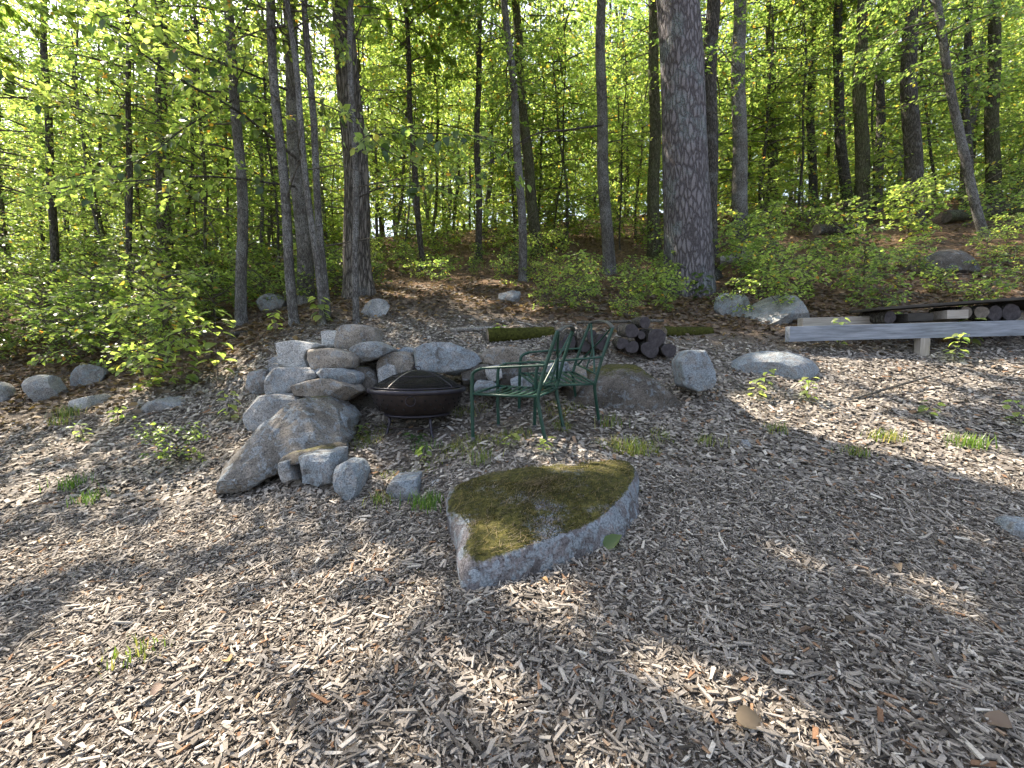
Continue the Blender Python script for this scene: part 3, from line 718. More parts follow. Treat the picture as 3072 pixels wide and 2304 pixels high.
S('big blocky tan stone at the very top of the stack', [(988, 160), (1010, 132), (1100, 118), (1230, 132), (1290, 150), (1328, 230), (1310, 295), (1180, 318), (990, 314)], 5.0, .45, 'stone_tan', 2, bulge=.06)
S('upright near-white block at the upper corner of the stack', [(488, 295), (508, 262), (650, 258), (810, 292), (735, 345), (720, 400), (770, 485), (522, 486), (518, 380)], 4.72, .42, 'stone_pale', 3, bulge=.05)
S('blunt six-sided tan stone in the upper row of the stack', [(710, 385), (748, 332), (940, 323), (1080, 358), (1112, 402), (1092, 484), (820, 492), (748, 455)], 4.55, .4, 'stone_tan', 4)
S('pointed slab with pale wedge top jutting over a dark gap', [(1065, 348), (1130, 300), (1200, 270), (1300, 263), (1438, 325), (1425, 362), (1330, 402), (1180, 440), (1110, 432)], 4.75, .4, 'stone_grey', 5)
S('large smooth blue-grey block in the middle of the stack', [(398, 545), (415, 508), (490, 484), (800, 488), (815, 565), (650, 625), (600, 700), (480, 716), (412, 695)], 4.45, .5, 'stone_grey', 6, bulge=.05)
S('low blue-grey stone bedded behind the large smooth block', [(393, 475), (440, 440), (560, 470), (560, 520), (400, 530)], 4.75, .3, 'stone_grey', 60, bulge=.05)
S('thin wedge-shaped slab lying on the brown triangular stone', [(788, 488), (1000, 488), (1130, 535), (1148, 582), (1110, 632), (1000, 600), (880, 578), (805, 560)], 4.42, .45, 'stone_lichen', 7, bulge=.05)
S('brown triangular stone at the front of the stack', [(588, 668), (640, 628), (780, 582), (900, 578), (1095, 640), (1135, 692), (1020, 768), (900, 752), (800, 718), (610, 704)], 4.30, .5, 'stone_tan', 8, bulge=.07)
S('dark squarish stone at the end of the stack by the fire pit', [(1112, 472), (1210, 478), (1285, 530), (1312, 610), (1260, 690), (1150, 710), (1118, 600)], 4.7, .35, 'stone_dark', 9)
S('sunlit moss-topped stone low on the outer side of the stack', [(225, 645), (250, 520), (380, 485), (410, 500), (410, 690), (300, 695)], 4.7, .4, 'stone_moss', 10)
S('smooth wide grey slab at the foot of the stack', [(212, 800), (270, 735), (430, 710), (610, 718), (660, 760), (600, 860), (480, 990), (300, 1000), (225, 970)], 4.25, .45, 'stone_grey', 11, bulge=.05)
S('small bluish stone filling the back of the stack', [(430, 420), (470, 388), (530, 395), (530, 480), (435, 480)], 4.95, .25, 'stone_grey', 12)
S('low bluish slab behind the fire pit lid, back row', [(1425, 350), (1560, 308), (1650, 325), (1650, 385), (1500, 400)], 5.2, .4, 'stone_lichen', 13)
S('brown ridged stone just behind the fire pit', [(1338, 440), (1370, 390), (1440, 352), (1590, 358), (1645, 470), (1630, 560), (1500, 600), (1340, 580)], 4.85, .4, 'stone_tan', 14, rough=1.5)
S('small white-blue stone peeping over the fire pit rim', [(1328, 495), (1400, 455), (1480, 468), (1495, 600), (1345, 610)], 4.75, .25, 'stone_pale', 15)
S('big flat oval stone with bluish lichen face above the fire pit', [(1608, 335), (1650, 290), (1800, 273), (1980, 283), (2090, 330), (2188, 420), (2080, 492), (1960, 548), (1850, 515), (1700, 505), (1640, 480)], 4.75, .5, 'stone_lichen', 16, bulge=.08)
def S2(lb, poly, D, dp, mat, seed, **k): return block('stone', lb, poly, D, dp, mat, seed, group=SG, scale=3.687, org=(1050, 940), **k)
S2('rounded tan stone in the row beyond the flat oval one', [(1405, 480), (1500, 420), (1620, 375), (1800, 373), (1900, 420), (1945, 520), (1880, 610), (1600, 612), (1450, 565)], 4.85, .45, 'stone_tan', 17)
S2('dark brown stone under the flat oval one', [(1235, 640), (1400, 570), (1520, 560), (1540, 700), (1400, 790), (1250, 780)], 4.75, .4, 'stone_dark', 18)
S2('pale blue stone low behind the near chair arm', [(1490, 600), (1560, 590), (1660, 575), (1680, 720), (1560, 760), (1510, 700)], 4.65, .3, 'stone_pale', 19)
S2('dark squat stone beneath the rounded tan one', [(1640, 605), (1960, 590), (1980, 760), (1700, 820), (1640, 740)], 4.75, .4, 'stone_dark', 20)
S2('flat bluish slab lying behind the near chair seat', [(1370, 800), (1400, 750), (1560, 765), (1680, 840), (1640, 900), (1390, 880)], 4.5, .4, 'stone_lichen', 21)
S2('mottled blue stone between the two chairs low down', [(1780, 740), (1850, 705), (2000, 710), (2020, 870), (1800, 890)], 4.6, .35, 'stone_lichen', 22)
S2('lichen-grey block behind the near chair back', [(2170, 620), (2250, 550), (2420, 545), (2440, 760), (2300, 830), (2180, 800)], 4.7, .35, 'stone_lichen', 23)
S2('brown broken-faced stone between the chair backs', [(2380, 640), (2450, 585), (2600, 590), (2640, 800), (2500, 880), (2390, 840)], 4.7, .4, 'stone_tan', 24, rough=1.6)
S('dark stone deep under the fire pit', [(1090, 720), (1250, 690), (1430, 710), (1430, 900), (1110, 900)], 4.85, .4, 'stone_dark', 26)  # filler; shade of the gap is put into its dark colour
S('shaded stone bedded behind the gap of the stack', [(1150, 400), (1400, 400), (1380, 560), (1150, 560)], 5.1, .3, 'stone_dark', 27)  # fill stone whose dark colour stands for the shade in the gap
B = lambda lb, box, D, mat, seed, **k: rock_px('boulder', lb, *box, D, mat, seed, cat='boulder', **k)
block('boulder', 'large ridged boulder with a sunlit crest in front of the stacked stones', [(-10, 1462), (50, 1300), (190, 1110), (340, 960), (470, 835), (600, 768), (720, 782), (840, 865), (900, 985), (960, 1150), (720, 1260), (520, 1330), (380, 1420), (180, 1470)], 3.72, .75, 'stone_crest', 31, 'boulder', lean=.75, bulge=.12, rough=1.3)
block('boulder', 'blue-grey sloping shoulder of rock beside the ridged boulder', [(750, 790), (880, 785), (1000, 840), (1095, 925), (1060, 1020), (950, 1060), (850, 1000)], 4.05, .45, 'stone_lichen', 32, 'boulder', lean=.6, bulge=.1)
B('broad dark dome of mossy bedrock behind the chairs', f2(1195, 772, 1500, 888), 4.9, 'stone_ledge', 33, p=2.1, cuts=-2, n=28, bury=0.5, depth=0.75, spin=0.05)
block('boulder', 'upright blue-grey block at the end of the mossy bedrock', [(1022, 300), (1060, 260), (1125, 258), (1162, 320), (1168, 405), (1085, 425), (1035, 405)], 4.6, .35, 'stone_lichen', 34, 'boulder', scale=1.41, org=(1320, 870))
B('low flat lichen rock set into the mulch past the upright block', f2(1560, 752, 1772, 818), 5.0, 'stone_lichen', 35, p=2.3, cuts=-1, bury=0.7, n=28)
B('rounded blue boulder at the foot of the massive pine', f2(1538, 628, 1624, 684), 7.3, 'stone_lichen', 36, p=3, cuts=5, bury=0.4)
B('big smooth sloping boulder between pine and grey beam', f2(1606, 626, 1748, 702), 6.9, 'stone_grey', 37, p=2.4, cuts=4, bury=0.4, n=28, planes=[(-.6, -.2, .7, .35)])
B('rounded grey boulder with a cracked face under the thicket', f2(48, 802, 158, 868), 6.1, 'stone_grey', 38, p=2.8, cuts=5, bury=0.3, n=28)
B('shaded mossy boulder close behind the cracked one', f2(160, 778, 232, 832), 6.6, 'stone_moss', 39, p=2.6, cuts=5, bury=0.4)
B('low pale sunlit rock beside the round boulders', f2(152, 846, 234, 884), 5.6, 'stone_pale', 40, p=2.8, cuts=5, bury=0.6)
B('low long rock breaking the litter before the leafy saplings', f2(312, 852, 428, 888), 5.1, 'stone_grey', 41, p=2.6, cuts=5, bury=0.8, n=28)
B('dull grey rock cut off at the edge, near the round boulders', f2(-40, 818, 24, 872), 6.2, 'stone_grey', 42, p=2.8, cuts=5, bury=0.4)
B('bluish rock half sunk in the mulch at the far edge', f2(2150, 1112, 2260, 1182), 2.85, 'stone_lichen', 43, p=2.8, cuts=5, bury=0.5, n=28)
B('small mossy rock in the sunny clearing behind', f2(1072, 624, 1128, 654), 8.8, 'stone_moss', 44, p=2.6, cuts=5, bury=0.4)
B('wide pale outcrop on the upper slope under the crooked stem', f2(1950, 536, 2105, 600), 9.5, 'stone_dark', 45, p=2.6, cuts=5, bury=0.5, n=28)
B('grey rock tucked against the furrowed old trunk', f2(778, 640, 844, 686), 7.3, 'stone_grey', 46, p=2.8, cuts=5, bury=0.4)
B('mossy rounded rock with yellow leaves deep in the shade', f2(552, 628, 624, 672), 9.0, 'stone_moss', 47, p=2.6, cuts=4, bury=0.4)
B('small dark rock in the litter below the long rock', f2(405, 918, 445, 945), 4.5, 'stone_dark', 48, p=2.6, cuts=5, bury=0.8)
B('small half-buried bluish rock out on the mulch', f2(1590, 948, 1632, 968), 3.9, 'stone_lichen', 49, p=2.6, cuts=5, bury=1.0)
EG = 'stones edging the terrace'
def E_(lb, poly, D, dp, mat, seed, **k): return block('stone', lb, poly, D, dp, mat, seed, group=EG, **k)
E_('pale edging stone next to the ridged boulder', [(495, 1280), (580, 1262), (645, 1425), (540, 1430), (500, 1350)], 3.38, .3, 'stone_grey', 51, bulge=.06)
E_('widest edging stone, cracked and blue with lichen', [(638, 1238), (760, 1218), (948, 1212), (950, 1450), (880, 1468), (700, 1430), (648, 1335)], 3.34, .4, 'stone_lichen', 52, bulge=.05, rough=1.4)
E_('tallest split edging stone at the bend of the row', [(948, 1345), (1010, 1303), (1110, 1318), (1168, 1400), (1155, 1560), (1050, 1575), (988, 1510)], 3.2, .35, 'stone_lichen', 53, bulge=.06, rough=1.5)
E_('squat blue edging stone beside the bright grass tuft', [(1408, 1505), (1440, 1430), (1640, 1423), (1668, 1565), (1600, 1600), (1430, 1590)], 3.12, .3, 'stone_lichen', 54, bulge=.06)
E_('small flat edging stone near the mossy boulder', [(1742, 1440), (1780, 1412), (1880, 1418), (1885, 1485), (1760, 1490)], 3.25, .25, 'stone_pale', 55)
block('stone', 'flat mossy slab lying on the terrace edge', [(505, 1240), (600, 1195), (800, 1160), (960, 1175), (970, 1240), (760, 1250), (560, 1285)], 3.5, .45, 'stone_dark', 56, group=EG, lean=1.5)
# the mossy boulder in the foreground, lofted through surveyed rings
TOPR = [(1358, 1485, 2.95), (1391, 1457, 3.05), (1503, 1417, 3.25), (1648, 1386, 3.42), (1774, 1384, 3.42), (1872, 1392, 3.32), (1902, 1420, 3.12), (1900, 1462, 2.93), (1868, 1512, 2.73), (1815, 1566, 2.56), (1725, 1612, 2.44), (1620, 1648, 2.36), (1521, 1677, 2.29), (1424, 1692, 2.27), (1402, 1637, 2.40), (1384, 1583, 2.55), (1355, 1532, 2.75)]
BOTR = [(1345, 1500, 2.98), (1380, 1470, 3.12), (1500, 1430, 3.34), (1648, 1400, 3.52), (1774, 1398, 3.52), (1885, 1405, 3.45), (1915, 1450, 3.2), (1920, 1510, 3.0), (1925, 1565, 2.82), (1875, 1635, 2.6), (1800, 1672, 2.5), (1650, 1724, 2.36), (1520, 1764, 2.26), (1392, 1778, 2.2), (1372, 1700, 2.36), (1364, 1620, 2.55), (1340, 1560, 2.75)]
def closed_spline(P, n):
    P = np.asarray(P, float); m = len(P); t = np.linspace(0, m, n, endpoint=False); i = t.astype(int); f = (t - i)[:, None]
    p0, p1, p2, p3 = P[(i - 1) % m], P[i % m], P[(i + 1) % m], P[(i + 2) % m]
    return 0.5 * (2 * p1 + (p2 - p0) * f + (2 * p0 - 5 * p1 + 4 * p2 - p3) * f ** 2 + (3 * p1 - p0 - 3 * p2 + p3) * f ** 3)
T_ = closed_spline([tuple(at(*q)) for q in TOPR], 120); B_ = closed_spline([tuple(at(*q)) for q in BOTR], 120)
cen = T_.mean(0); U_ = B_ * 1.0; U_[:, :2] = cen[:2] + (B_[:, :2] - cen[:2]) * 0.97; U_[:, 2] -= 0.25
rings = [U_, B_]
for f in (0.2, 0.4, 0.6, 0.8, 0.93): rings.append(B_ + (T_ - B_) * f + (T_ - cen) * 0.025 * math.sin(f * math.pi))
for f in (0.015, 0.05, 0.1, 0.17, 0.25, 0.34, 0.44, 0.55, 0.66, 0.77, 0.87, 0.95, 0.985):
    q = T_ + (cen - T_) * f; q[:, 2] += 0.012 + 0.075 * math.sin(f * math.pi / 2) - 0.012 * math.exp(-f * 30); rings.append(q)
RV = np.array(rings); nr_, ns_ = RV.shape[:2]; VV = RV.reshape(-1, 3)
lay = VV - cen; nvv = lay / (np.linalg.norm(lay, axis=1)[:, None] + 1e-6); nvv[:, 2] += 0.8
VV = VV + nvv * (0.022 * fbm(VV * 4, 77, 4) + 0.010 * fbm(VV * 16, 78, 3))[:, None]
VV[:, 2] += 0.022
VV = np.vstack([VV, VV[-ns_:].mean(0)])
ii = np.arange(nr_ * ns_).reshape(nr_, ns_); jj = np.roll(ii, -1, 1)
mb_ = obj('boulder', make_mesh('boulder', VV, [np.stack([ii[:-1], jj[:-1], jj[1:], ii[1:]], -1).reshape(-1, 4), np.stack([ii[-1], jj[-1], np.full(ns_, nr_ * ns_)], -1)], True), M['stone_moss_big'])
tag(mb_, 'large flat-topped boulder carpeted with dark moss in the foreground', 'boulder')

r_ = np.random.default_rng(88); RT = VV[:-1].reshape(nr_, ns_, 3)
def on_top(n, lo):
    a = r_.uniform(lo, nr_ - 1.01, n); b = r_.random(n) * ns_; i0 = a.astype(int); j0 = b.astype(int) % ns_; f = (a - i0)[:, None]; h = (b - np.floor(b))[:, None]
    return (RT[i0, j0] * (1 - f) * (1 - h) + RT[i0 + 1, j0] * f * (1 - h) + RT[i0, (j0 + 1) % ns_] * (1 - f) * h + RT[i0 + 1, (j0 + 1) % ns_] * f * h)
p = on_top(26000, 7.5); p = p[(fbm(p * np.array([5, 5, 1]), 21, 3) > 0.0) | (r_.random(len(p)) < .2)]; n_ = len(p); hh = r_.uniform(.004, .013, n_); a = r_.random(n_) * 6.28
dv = np.stack([np.cos(a), np.sin(a), np.zeros(n_)], -1); w_ = np.stack([-np.sin(a), np.cos(a), np.zeros(n_)], -1) * r_.uniform(.0012, .003, n_)[:, None]
P = np.stack([p - w_, p + w_, p + dv * (hh * .7)[:, None] + np.array([0, 0, 1]) * hh[:, None]], 1).reshape(-1, 3)
M['moss_fuzz'] = leaf_mat('moss_fuzz', [(0.0, (0.025, 0.026, 0.006)), (0.5, (0.060, 0.056, 0.012)), (0.85, (0.12, 0.105, 0.025)), (1.0, (0.22, 0.16, 0.06))], 0.3, 1.6, 0.8)
mo = obj('moss', make_mesh('moss', P, np.arange(n_ * 3).reshape(-1, 3), False, {'tint': np.repeat(r_.random(n_), 3)}), M['moss_fuzz'], mb_); mo['kind'] = 'stuff'
p = on_top(900, 7.0) + np.array([0, 0, .008]); n_ = len(p); a = r_.normal(0.5, .7, n_); L = r_.uniform(.03, .085, n_); d = np.stack([np.cos(a), np.sin(a), r_.normal(.18, .1, n_)], -1) * L[:, None]; w_ = np.stack([-np.sin(a), np.cos(a), np.zeros(n_)], -1) * .0009
P = np.stack([p - d / 2 - w_, p - d / 2 + w_, p + d / 2 + w_, p + d / 2 - w_], 1).reshape(-1, 3)
nd = obj('needle_litter', make_mesh('needle_litter', P, np.arange(n_ * 4).reshape(-1, 4), False, {'tint': np.repeat(r_.uniform(.6, 1, n_), 4)}), M['leaf_brown'])
tag(nd, 'dry pine needles strewn on the flat mossy boulder', 'needles', kind='stuff')

# ------------------------------------------------------------------ fire pit
pc = at(1252, 1163, 4.38); PR = 0.45; rim_z = pc.z
pit_base = g(pc.x, pc.y)
pit = empty('fire_pit', (pc.x, pc.y, pit_base), 'dark iron fire pit with domed mesh spark lid before the stacked stones', 'fire pit')
hz = rim_z - pit_base
mb = MB(); mb.lathe([(0.25, hz - 0.235), (0.30, hz - 0.225), (0.35, hz - 0.19), (0.395, hz - 0.12), (0.415, hz - 0.05), (0.415, hz - 0.005), (0.405, hz - 0.005), (0.385, hz - 0.12), (0.30, hz - 0.21), (0.0, hz - 0.235)], 72)
bowl = mb.build('bowl', M['pit_iron'], pit)
for row, (zr, rr_) in enumerate([(-0.085, 0.409), (-0.125, 0.395), (-0.165, 0.372)]):
    for k in range(26):
        a = (k + 0.5 * (row % 2)) * 2 * math.pi / 26
        m2 = MB(); m2.tube([(math.cos(a) * (rr_ - 0.006), math.sin(a) * (rr_ - 0.006), hz + zr), (math.cos(a) * (rr_ + 0.003), math.sin(a) * (rr_ + 0.003), hz + zr)], 0.0085, 8)
        m2.build('air_hole', M['pit_black'], bowl)  # solid plugs; the dark inside of each hole is only their black colour
mb = MB(); mb.lathe([(0.405, hz - 0.032), (0.447, hz - 0.034), (0.452, hz - 0.028), (0.452, hz - 0.004), (0.447, hz + 0.004), (0.43, hz + 0.006), (0.40, hz + 0.0), (0.40, hz - 0.02), (0.405, hz - 0.032)], 96)
mb.build('rim', M['pit_rim'], pit)
mb = MB(); mb.lathe([(0.285, hz - 0.245), (0.305, hz - 0.247), (0.308, hz - 0.236), (0.300, hz - 0.224), (0.282, hz - 0.228), (0.285, hz - 0.245)], 72)
mb.build('base_ring', M['pit_rim'], pit)
for k in range(4):
    a = math.radians(35 + 90 * k); c_, s_ = math.cos(a), math.sin(a)
    gd = g(pc.x + c_ * 0.36, pc.y + s_ * 0.36) - pit_base - 0.01
    mb = MB(); mb.tube([(c_ * 0.27, s_ * 0.27, hz - 0.24), (c_ * 0.275, s_ * 0.275, hz - 0.31), (c_ * 0.30, s_ * 0.30, max(gd + 0.03, hz - 0.40)), (c_ * 0.345, s_ * 0.345, gd)], [0.015, 0.013, 0.012, 0.013], 8)
    mb.build('leg', M['pit_rim'], pit)
mb = MB(); aa = np.linspace(0, 2 * np.pi, 49); mb.tube(np.stack([0.287 * np.cos(aa), 0.287 * np.sin(aa), np.full(49, hz - 0.345)], -1), 0.007, 6, False)
mb.build('lower_ring', M['pit_iron'], pit)
# ring pulls on the bowl
for az in (-math.pi / 2 + 0.06, math.pi / 2):
    hc = np.array([math.cos(az) * 0.418, math.sin(az) * 0.418, hz - 0.085]); tt = np.array([-math.sin(az), math.cos(az), 0])
    mb = MB(); mb.tube([hc + 0.042 * (math.cos(t) * tt + math.sin(t) * np.array([0, 0, 1])) + np.array([math.cos(az), math.sin(az), 0]) * 0.006 for t in np.linspace(0, 2 * np.pi, 25)], 0.004, 6, False)
    mb.tube([hc + np.array([0, 0, 0.042]) - 0.01 * np.array([math.cos(az), math.sin(az), 0]), hc + np.array([0, 0, 0.042]) + 0.014 * np.array([math.cos(az), math.sin(az), 0])], 0.011, 8)
    mb.build('ring_pull', M['pit_rim'], pit)
lid = empty('lid_frame_root'); bpy.data.objects.remove(lid)
def dome(t):   # radius fraction 0..1 -> height
    return hz + 0.012 + 0.150 * (math.cos(t * math.pi / 2) ** 0.85)
mb = MB()
prof = [(0.40 * t, dome(t)) for t in np.linspace(0.02, 1, 26)]
nm_ = 90
for k in range(nm_):
    a = 2 * math.pi * k / nm_; t0 = 0 if k % 2 == 0 else 8
    mb.tube([(r_ * math.cos(a), r_ * math.sin(a), z_) for r_, z_ in prof[t0::3]], 0.0016, 3, False)
for t in np.linspace(0.05, 0.98, 48):
    mb.tube([(0.40 * t * math.cos(a), 0.40 * t * math.sin(a), dome(t)) for a in np.linspace(0, 2 * math.pi, 37)], 0.0016, 3, False)
lid = mb.build('lid_mesh', M['pit_mesh'], pit); lid['kind'] = 'stuff'
for k in range(4):
    a = math.radians(-118 + 90 * k)
    mb = MB(); mb.tube([(0.402 * t * math.cos(a), 0.402 * t * math.sin(a), dome(t) + 0.004) for t in np.linspace(0, 1, 16)], 0.010, 6, True, 0.3)
    mb.build('lid_strap', M['pit_strap'] if k == 0 else M['pit_rim'], lid)
mb = MB(); mb.tube([(0.405 * math.cos(a), 0.405 * math.sin(a), dome(1) + 0.004) for a in np.linspace(0, 2 * math.pi, 73)], 0.007, 6, False)
mb.tube([(0.23 * math.cos(a), 0.23 * math.sin(a), dome(0.575) + 0.003) for a in np.linspace(0, 2 * math.pi, 61)], 0.004, 6, False)
mb.build('lid_hoop', M['pit_rim'], lid)
mb = MB(); mb.tube([(-0.035, 0, dome(0)), (-0.035, 0, dome(0) + 0.022), (-0.02, 0, dome(0) + 0.035), (0.02, 0, dome(0) + 0.035), (0.035, 0, dome(0) + 0.022), (0.035, 0, dome(0))], 0.005, 6)
mb.build('lid_handle', M['pit_rim'], lid)
mb = MB(); mb.lathe([(0.0, hz - 0.05), (0.2, hz - 0.055), (0.33, hz - 0.07), (0.392, hz - 0.09)], 40); mb.build('ash_bed', M['pit_black'], pit)  # near-black disc set inside the bowl

# ------------------------------------------------------------------ patio chairs
def smooth_path(P, n=6):
    P = np.asarray(P, float); out = []
    for i in range(len(P) - 1):
        p0, p1, p2, p3 = P[max(i - 1, 0)], P[i], P[i + 1], P[min(i + 2, len(P) - 1)]
        for t in np.linspace(0, 1, n, endpoint=False):
            out.append(0.5 * (2 * p1 + (p2 - p0) * t + (2 * p0 - 5 * p1 + 4 * p2 - p3) * t ** 2 + (3 * p1 - p0 - 3 * p2 + p3) * t ** 3))
    return np.array(out + [P[-1]])
def make_chair(label):
    t = empty('patio_chair', (0, 0, 0), label, 'chair', 'green metal patio chairs')
    W = 0.27
    for s in (-1, 1):
        mb = MB(); mb.tube(smooth_path([(0.56, s * W, -0.03), (0.555, s * W, 0.30), (0.545, s * W, 0.55), (0.525, s * W, 0.615), (0.46, s * W, 0.648)]), 0.0145, 10); mb.build('front_leg', M['green_paint'], t)
        mb = MB(); mb.tube(smooth_path([(0.46, s * W, 0.648), (0.30, s * W, 0.655), (0.10, s * W, 0.662), (-0.055, s * W * 0.97, 0.668)]), 0.015, 10, True, 0.75); mb.build('arm', M['green_paint'], t)
        mb = MB(); mb.tube(smooth_path([(-0.045, s * W, -0.03), (-0.01, s * W, 0.20), (0.01, s * W, 0.36), (-0.005, s * W, 0.46), (-0.055, s * W * 0.97, 0.66), (-0.115, s * W * 0.94, 0.85), (-0.15, s * W * 0.92, 0.96)]), 0.0145, 10); mb.build('back_post', M['green_paint'], t)
        mb = MB(); mb.tube([(0.55, s * W, 0.415), (0.27, s * W, 0.40), (0.005, s * W, 0.395)], 0.012, 8); mb.build('side_rail', M['green_paint'], t)
        for lx in (0.56, -0.045):
            mb = MB(); mb.tube([(lx, s * W, -0.045), (lx, s * W, 0.012)], 0.0185, 10); mb.build('foot_cap', M['rail_dark'], t)
    mb = MB(); mb.tube([(0.55, -W, 0.415), (0.55, W, 0.415)], 0.012, 8); mb.build('front_rail', M['green_paint'], t)
    mb = MB(); mb.tube([(0.005, -W, 0.395), (0.005, W, 0.395)], 0.012, 8); mb.build('rear_rail', M['green_paint'], t)
    for k in range(7):
        x = 0.06 + k * 0.07
        mb = MB(); P = smooth_path([(x, -W, 0.402 + 0.02 * x), (x, -0.12, 0.397), (x, 0.12, 0.397), (x, W, 0.402 + 0.02 * x)], 4); mb.tube(P, 0.021, 6, True, 0.14); mb.build('seat_strap', M['green_paint'], t)
    a = W * 0.92
    mb = MB(); mb.tube(smooth_path([(-0.15, -a, 0.955), (-0.168, -a * 0.6, 0.985), (-0.175, 0, 0.998), (-0.168, a * 0.6, 0.985), (-0.15, a, 0.955)]), 0.021, 8, True, 0.55); mb.build('top_rail', M['rail_dark'], t)
    bx = lambda z: -0.005 - 0.145 * (z - 0.46) / 0.5
    mb = MB(); mb.tube(smooth_path([(bx(.49) , -W * .97, 0.49), (bx(.49), W * .97, 0.49)]), 0.010, 8); mb.build('back_rail', M['green_paint'], t)
    for s in (-1, 1):
        mb = MB(); mb.tube(smooth_path([(bx(.49), -s * 0.20, 0.49), (bx(.66), -s * 0.055, 0.66), (bx(.80), s * 0.09, 0.80), (bx(.96), s * 0.225, 0.96)]), 0.010, 8, True, 0.7); mb.build('back_splat', M['green_paint'], t)
    mb = MB(); mb.tube(smooth_path([(bx(.49) , 0, 0.49), (bx(.6) - .004, 0, 0.60), (bx(.72) - .004, 0, 0.72)]), 0.009, 8); mb.build('back_splat', M['green_paint'], t)
    return t
def set_chair(t, foot, yaw, pitchx=0.0, pitchy=0.0):
    x, y = foot
    t.location = (x, y, 0); t.rotation_euler = (pitchx, pitchy, yaw)
# local +x is the chair's front; both chairs face the fire pit
ch1 = make_chair('near green metal patio chair with empty strap seat facing the fire pit')
def seat_chair(t, ax, bx_, sy):
    """stand a chair with its near front foot at a and its near rear foot towards b"""
    a, b_ = hit(*ax), hit(*bx_); d = a - b_; yaw = math.atan2(d.y, d.x)
    Rz = Matrix.Rotation(yaw, 3, 'Z'); fr = Rz @ Vector((0.56, 0.27, 0)); ox, oy = a.x - fr.x, a.y - fr.y; zs = []
    for lx, ly in ((0.56, -0.27), (0.56, 0.27), (-0.045, -0.27), (-0.045, 0.27)):
        v = Rz @ Vector((lx, ly, 0)); zs.append(g(ox + v.x, oy + v.y))
    sx = ((zs[0] + zs[1]) - (zs[2] + zs[3])) / 2 / 0.605; sy_ = ((zs[1] + zs[3]) - (zs[0] + zs[2])) / 2 / 0.54
    t.rotation_euler = (math.atan(sy_) * 0.7, -math.atan(sx) * 0.7, yaw)
    t.location = (ox, oy, sum(zs) / 4 + 0.028 - 0.2575 * sx * 0.7); t.scale = (1, 1, sy)
seat_chair(ch1, (1419, 1339), (1622, 1331), 0.86)
ch2 = make_chair('farther green metal patio chair seen edge-on, its back against the woodpile')
seat_chair(ch2, (1603, 1288), (1809, 1283), 0.86)

# ------------------------------------------------------------------ firewood
def log(name, label, p0, p1, r, bark='bark_dark', cut='cut_wood', group=None, cat='log', sides=16, seed=0):
    p0, p1 = Vector(p0), Vector(p1); d = p1 - p0
    t = empty(name, p0, label, cat, group)
    rr = np.random.default_rng(seed + 5); n = 9; a = np.linspace(0, 2 * np.pi, sides, endpoint=False); u = d.normalized().orthogonal().normalized(); w = d.normalized().cross(u)
    wob = 1 + 0.07 * np.sin(a * 2 + rr.random() * 6) + 0.05 * np.sin(a * 3 + rr.random() * 6)
    V = []
    for i in range(n):
        c = np.array(d) * i / (n - 1)
        V.append(c + r * (wob * (1 + rr.normal(0, 0.025, sides)))[:, None] * (np.cos(a)[:, None] * np.array(u) + np.sin(a)[:, None] * np.array(w)))
    V = np.array(V); i_ = np.arange(n * sides).reshape(n, sides); j_ = np.roll(i_, -1, 1)
    obj('bark', make_mesh('bark', V.reshape(-1, 3), np.stack([i_[:-1], j_[:-1], j_[1:], i_[1:]], -1).reshape(-1, 4)), M[bark], t)
    for e in (0, n - 1):
        c = V[e].mean(0); inn = c + (V[e] - c) * 0.90; dd = np.array(d.normalized()) * (-0.003 if e == 0 else 0.003)
        P = np.vstack([V[e], inn + dd, c + dd * 1.5]); k = np.arange(sides); k2 = (k + 1) % sides
        obj('cut_end', make_mesh('cut_end', P, [np.stack([k, k2, sides + k2, sides + k], -1), np.stack([sides + k, sides + k2, np.full(sides, 2 * sides)], -1)], False), M[cut], t)
    return t
LOGS = [(540, 810, 58, 0.02, 'round log with dark purple cut face and pale bark ring, top of the woodpile'), (650, 742, 45, 0.05, 'small dark log highest in the woodpile'), (622, 845, 32, 0.0, 'thin log wedged between the two upper logs of the pile'),
        (748, 872, 78, -0.05, 'thick split-faced log in the middle of the woodpile'), (692, 965, 70, 0.04, 'black-ended log at the bottom of the woodpile'), (850, 970, 60, -0.04, 'bottom end log with a clear round ring nearest the upright block'),
        (545, 945, 52, 0.0, 'charred dark log low in the woodpile'), (462, 915, 46, 0.1, 'split brown log under the back of the farther chair'), (300, 905, 70, -0.5, 'slanting split log behind the farther chair'), (215, 860, 62, -0.7, 'rough shaggy log leaning in the middle of the pile'),
        (150, 930, 55, -0.3, 'dark low log between the two chair backs'), (20, 905, 62, -0.2, 'dark log behind the top rail of the near chair'), (-60, 940, 50, 0.1, 'low log at the outer end of the woodpile')]
for i, (zx, zy, r_, yaw, lb) in enumerate(LOGS):
    D = 5.45 + (0.12 if zx < 350 else 0); c = at(1700 + zx / 2.765, 700 + zy / 2.765, D); rr_ = r_ / 2.765 * D / FPX
    dirv = Vector((math.sin(yaw), math.cos(yaw), 0.06))
    log('firewood_log', lb, c, c + dirv * 0.50, rr_, 'bark_dark' if i % 3 else 'bark_rough', 'cut_wood', 'logs of the woodpile behind the chairs', seed=i)
def lying(label, x0, y0, x1, y1, D0, D1, r, bark='bark_grey', cat='log', name='fallen_log', cut='cut_pale', **k):
    return log(name, label, at(x0, y0, D0), at(x1, y1, D1), r, bark, cut, None, cat, **k)
M['bark_mossy'] = M['moss']
lying('thick moss-covered log lying before the clearing, pale cut end', 1462, 1008, 1660, 1003, 6.1, 6.3, 0.10, 'bark_mossy', seed=70)
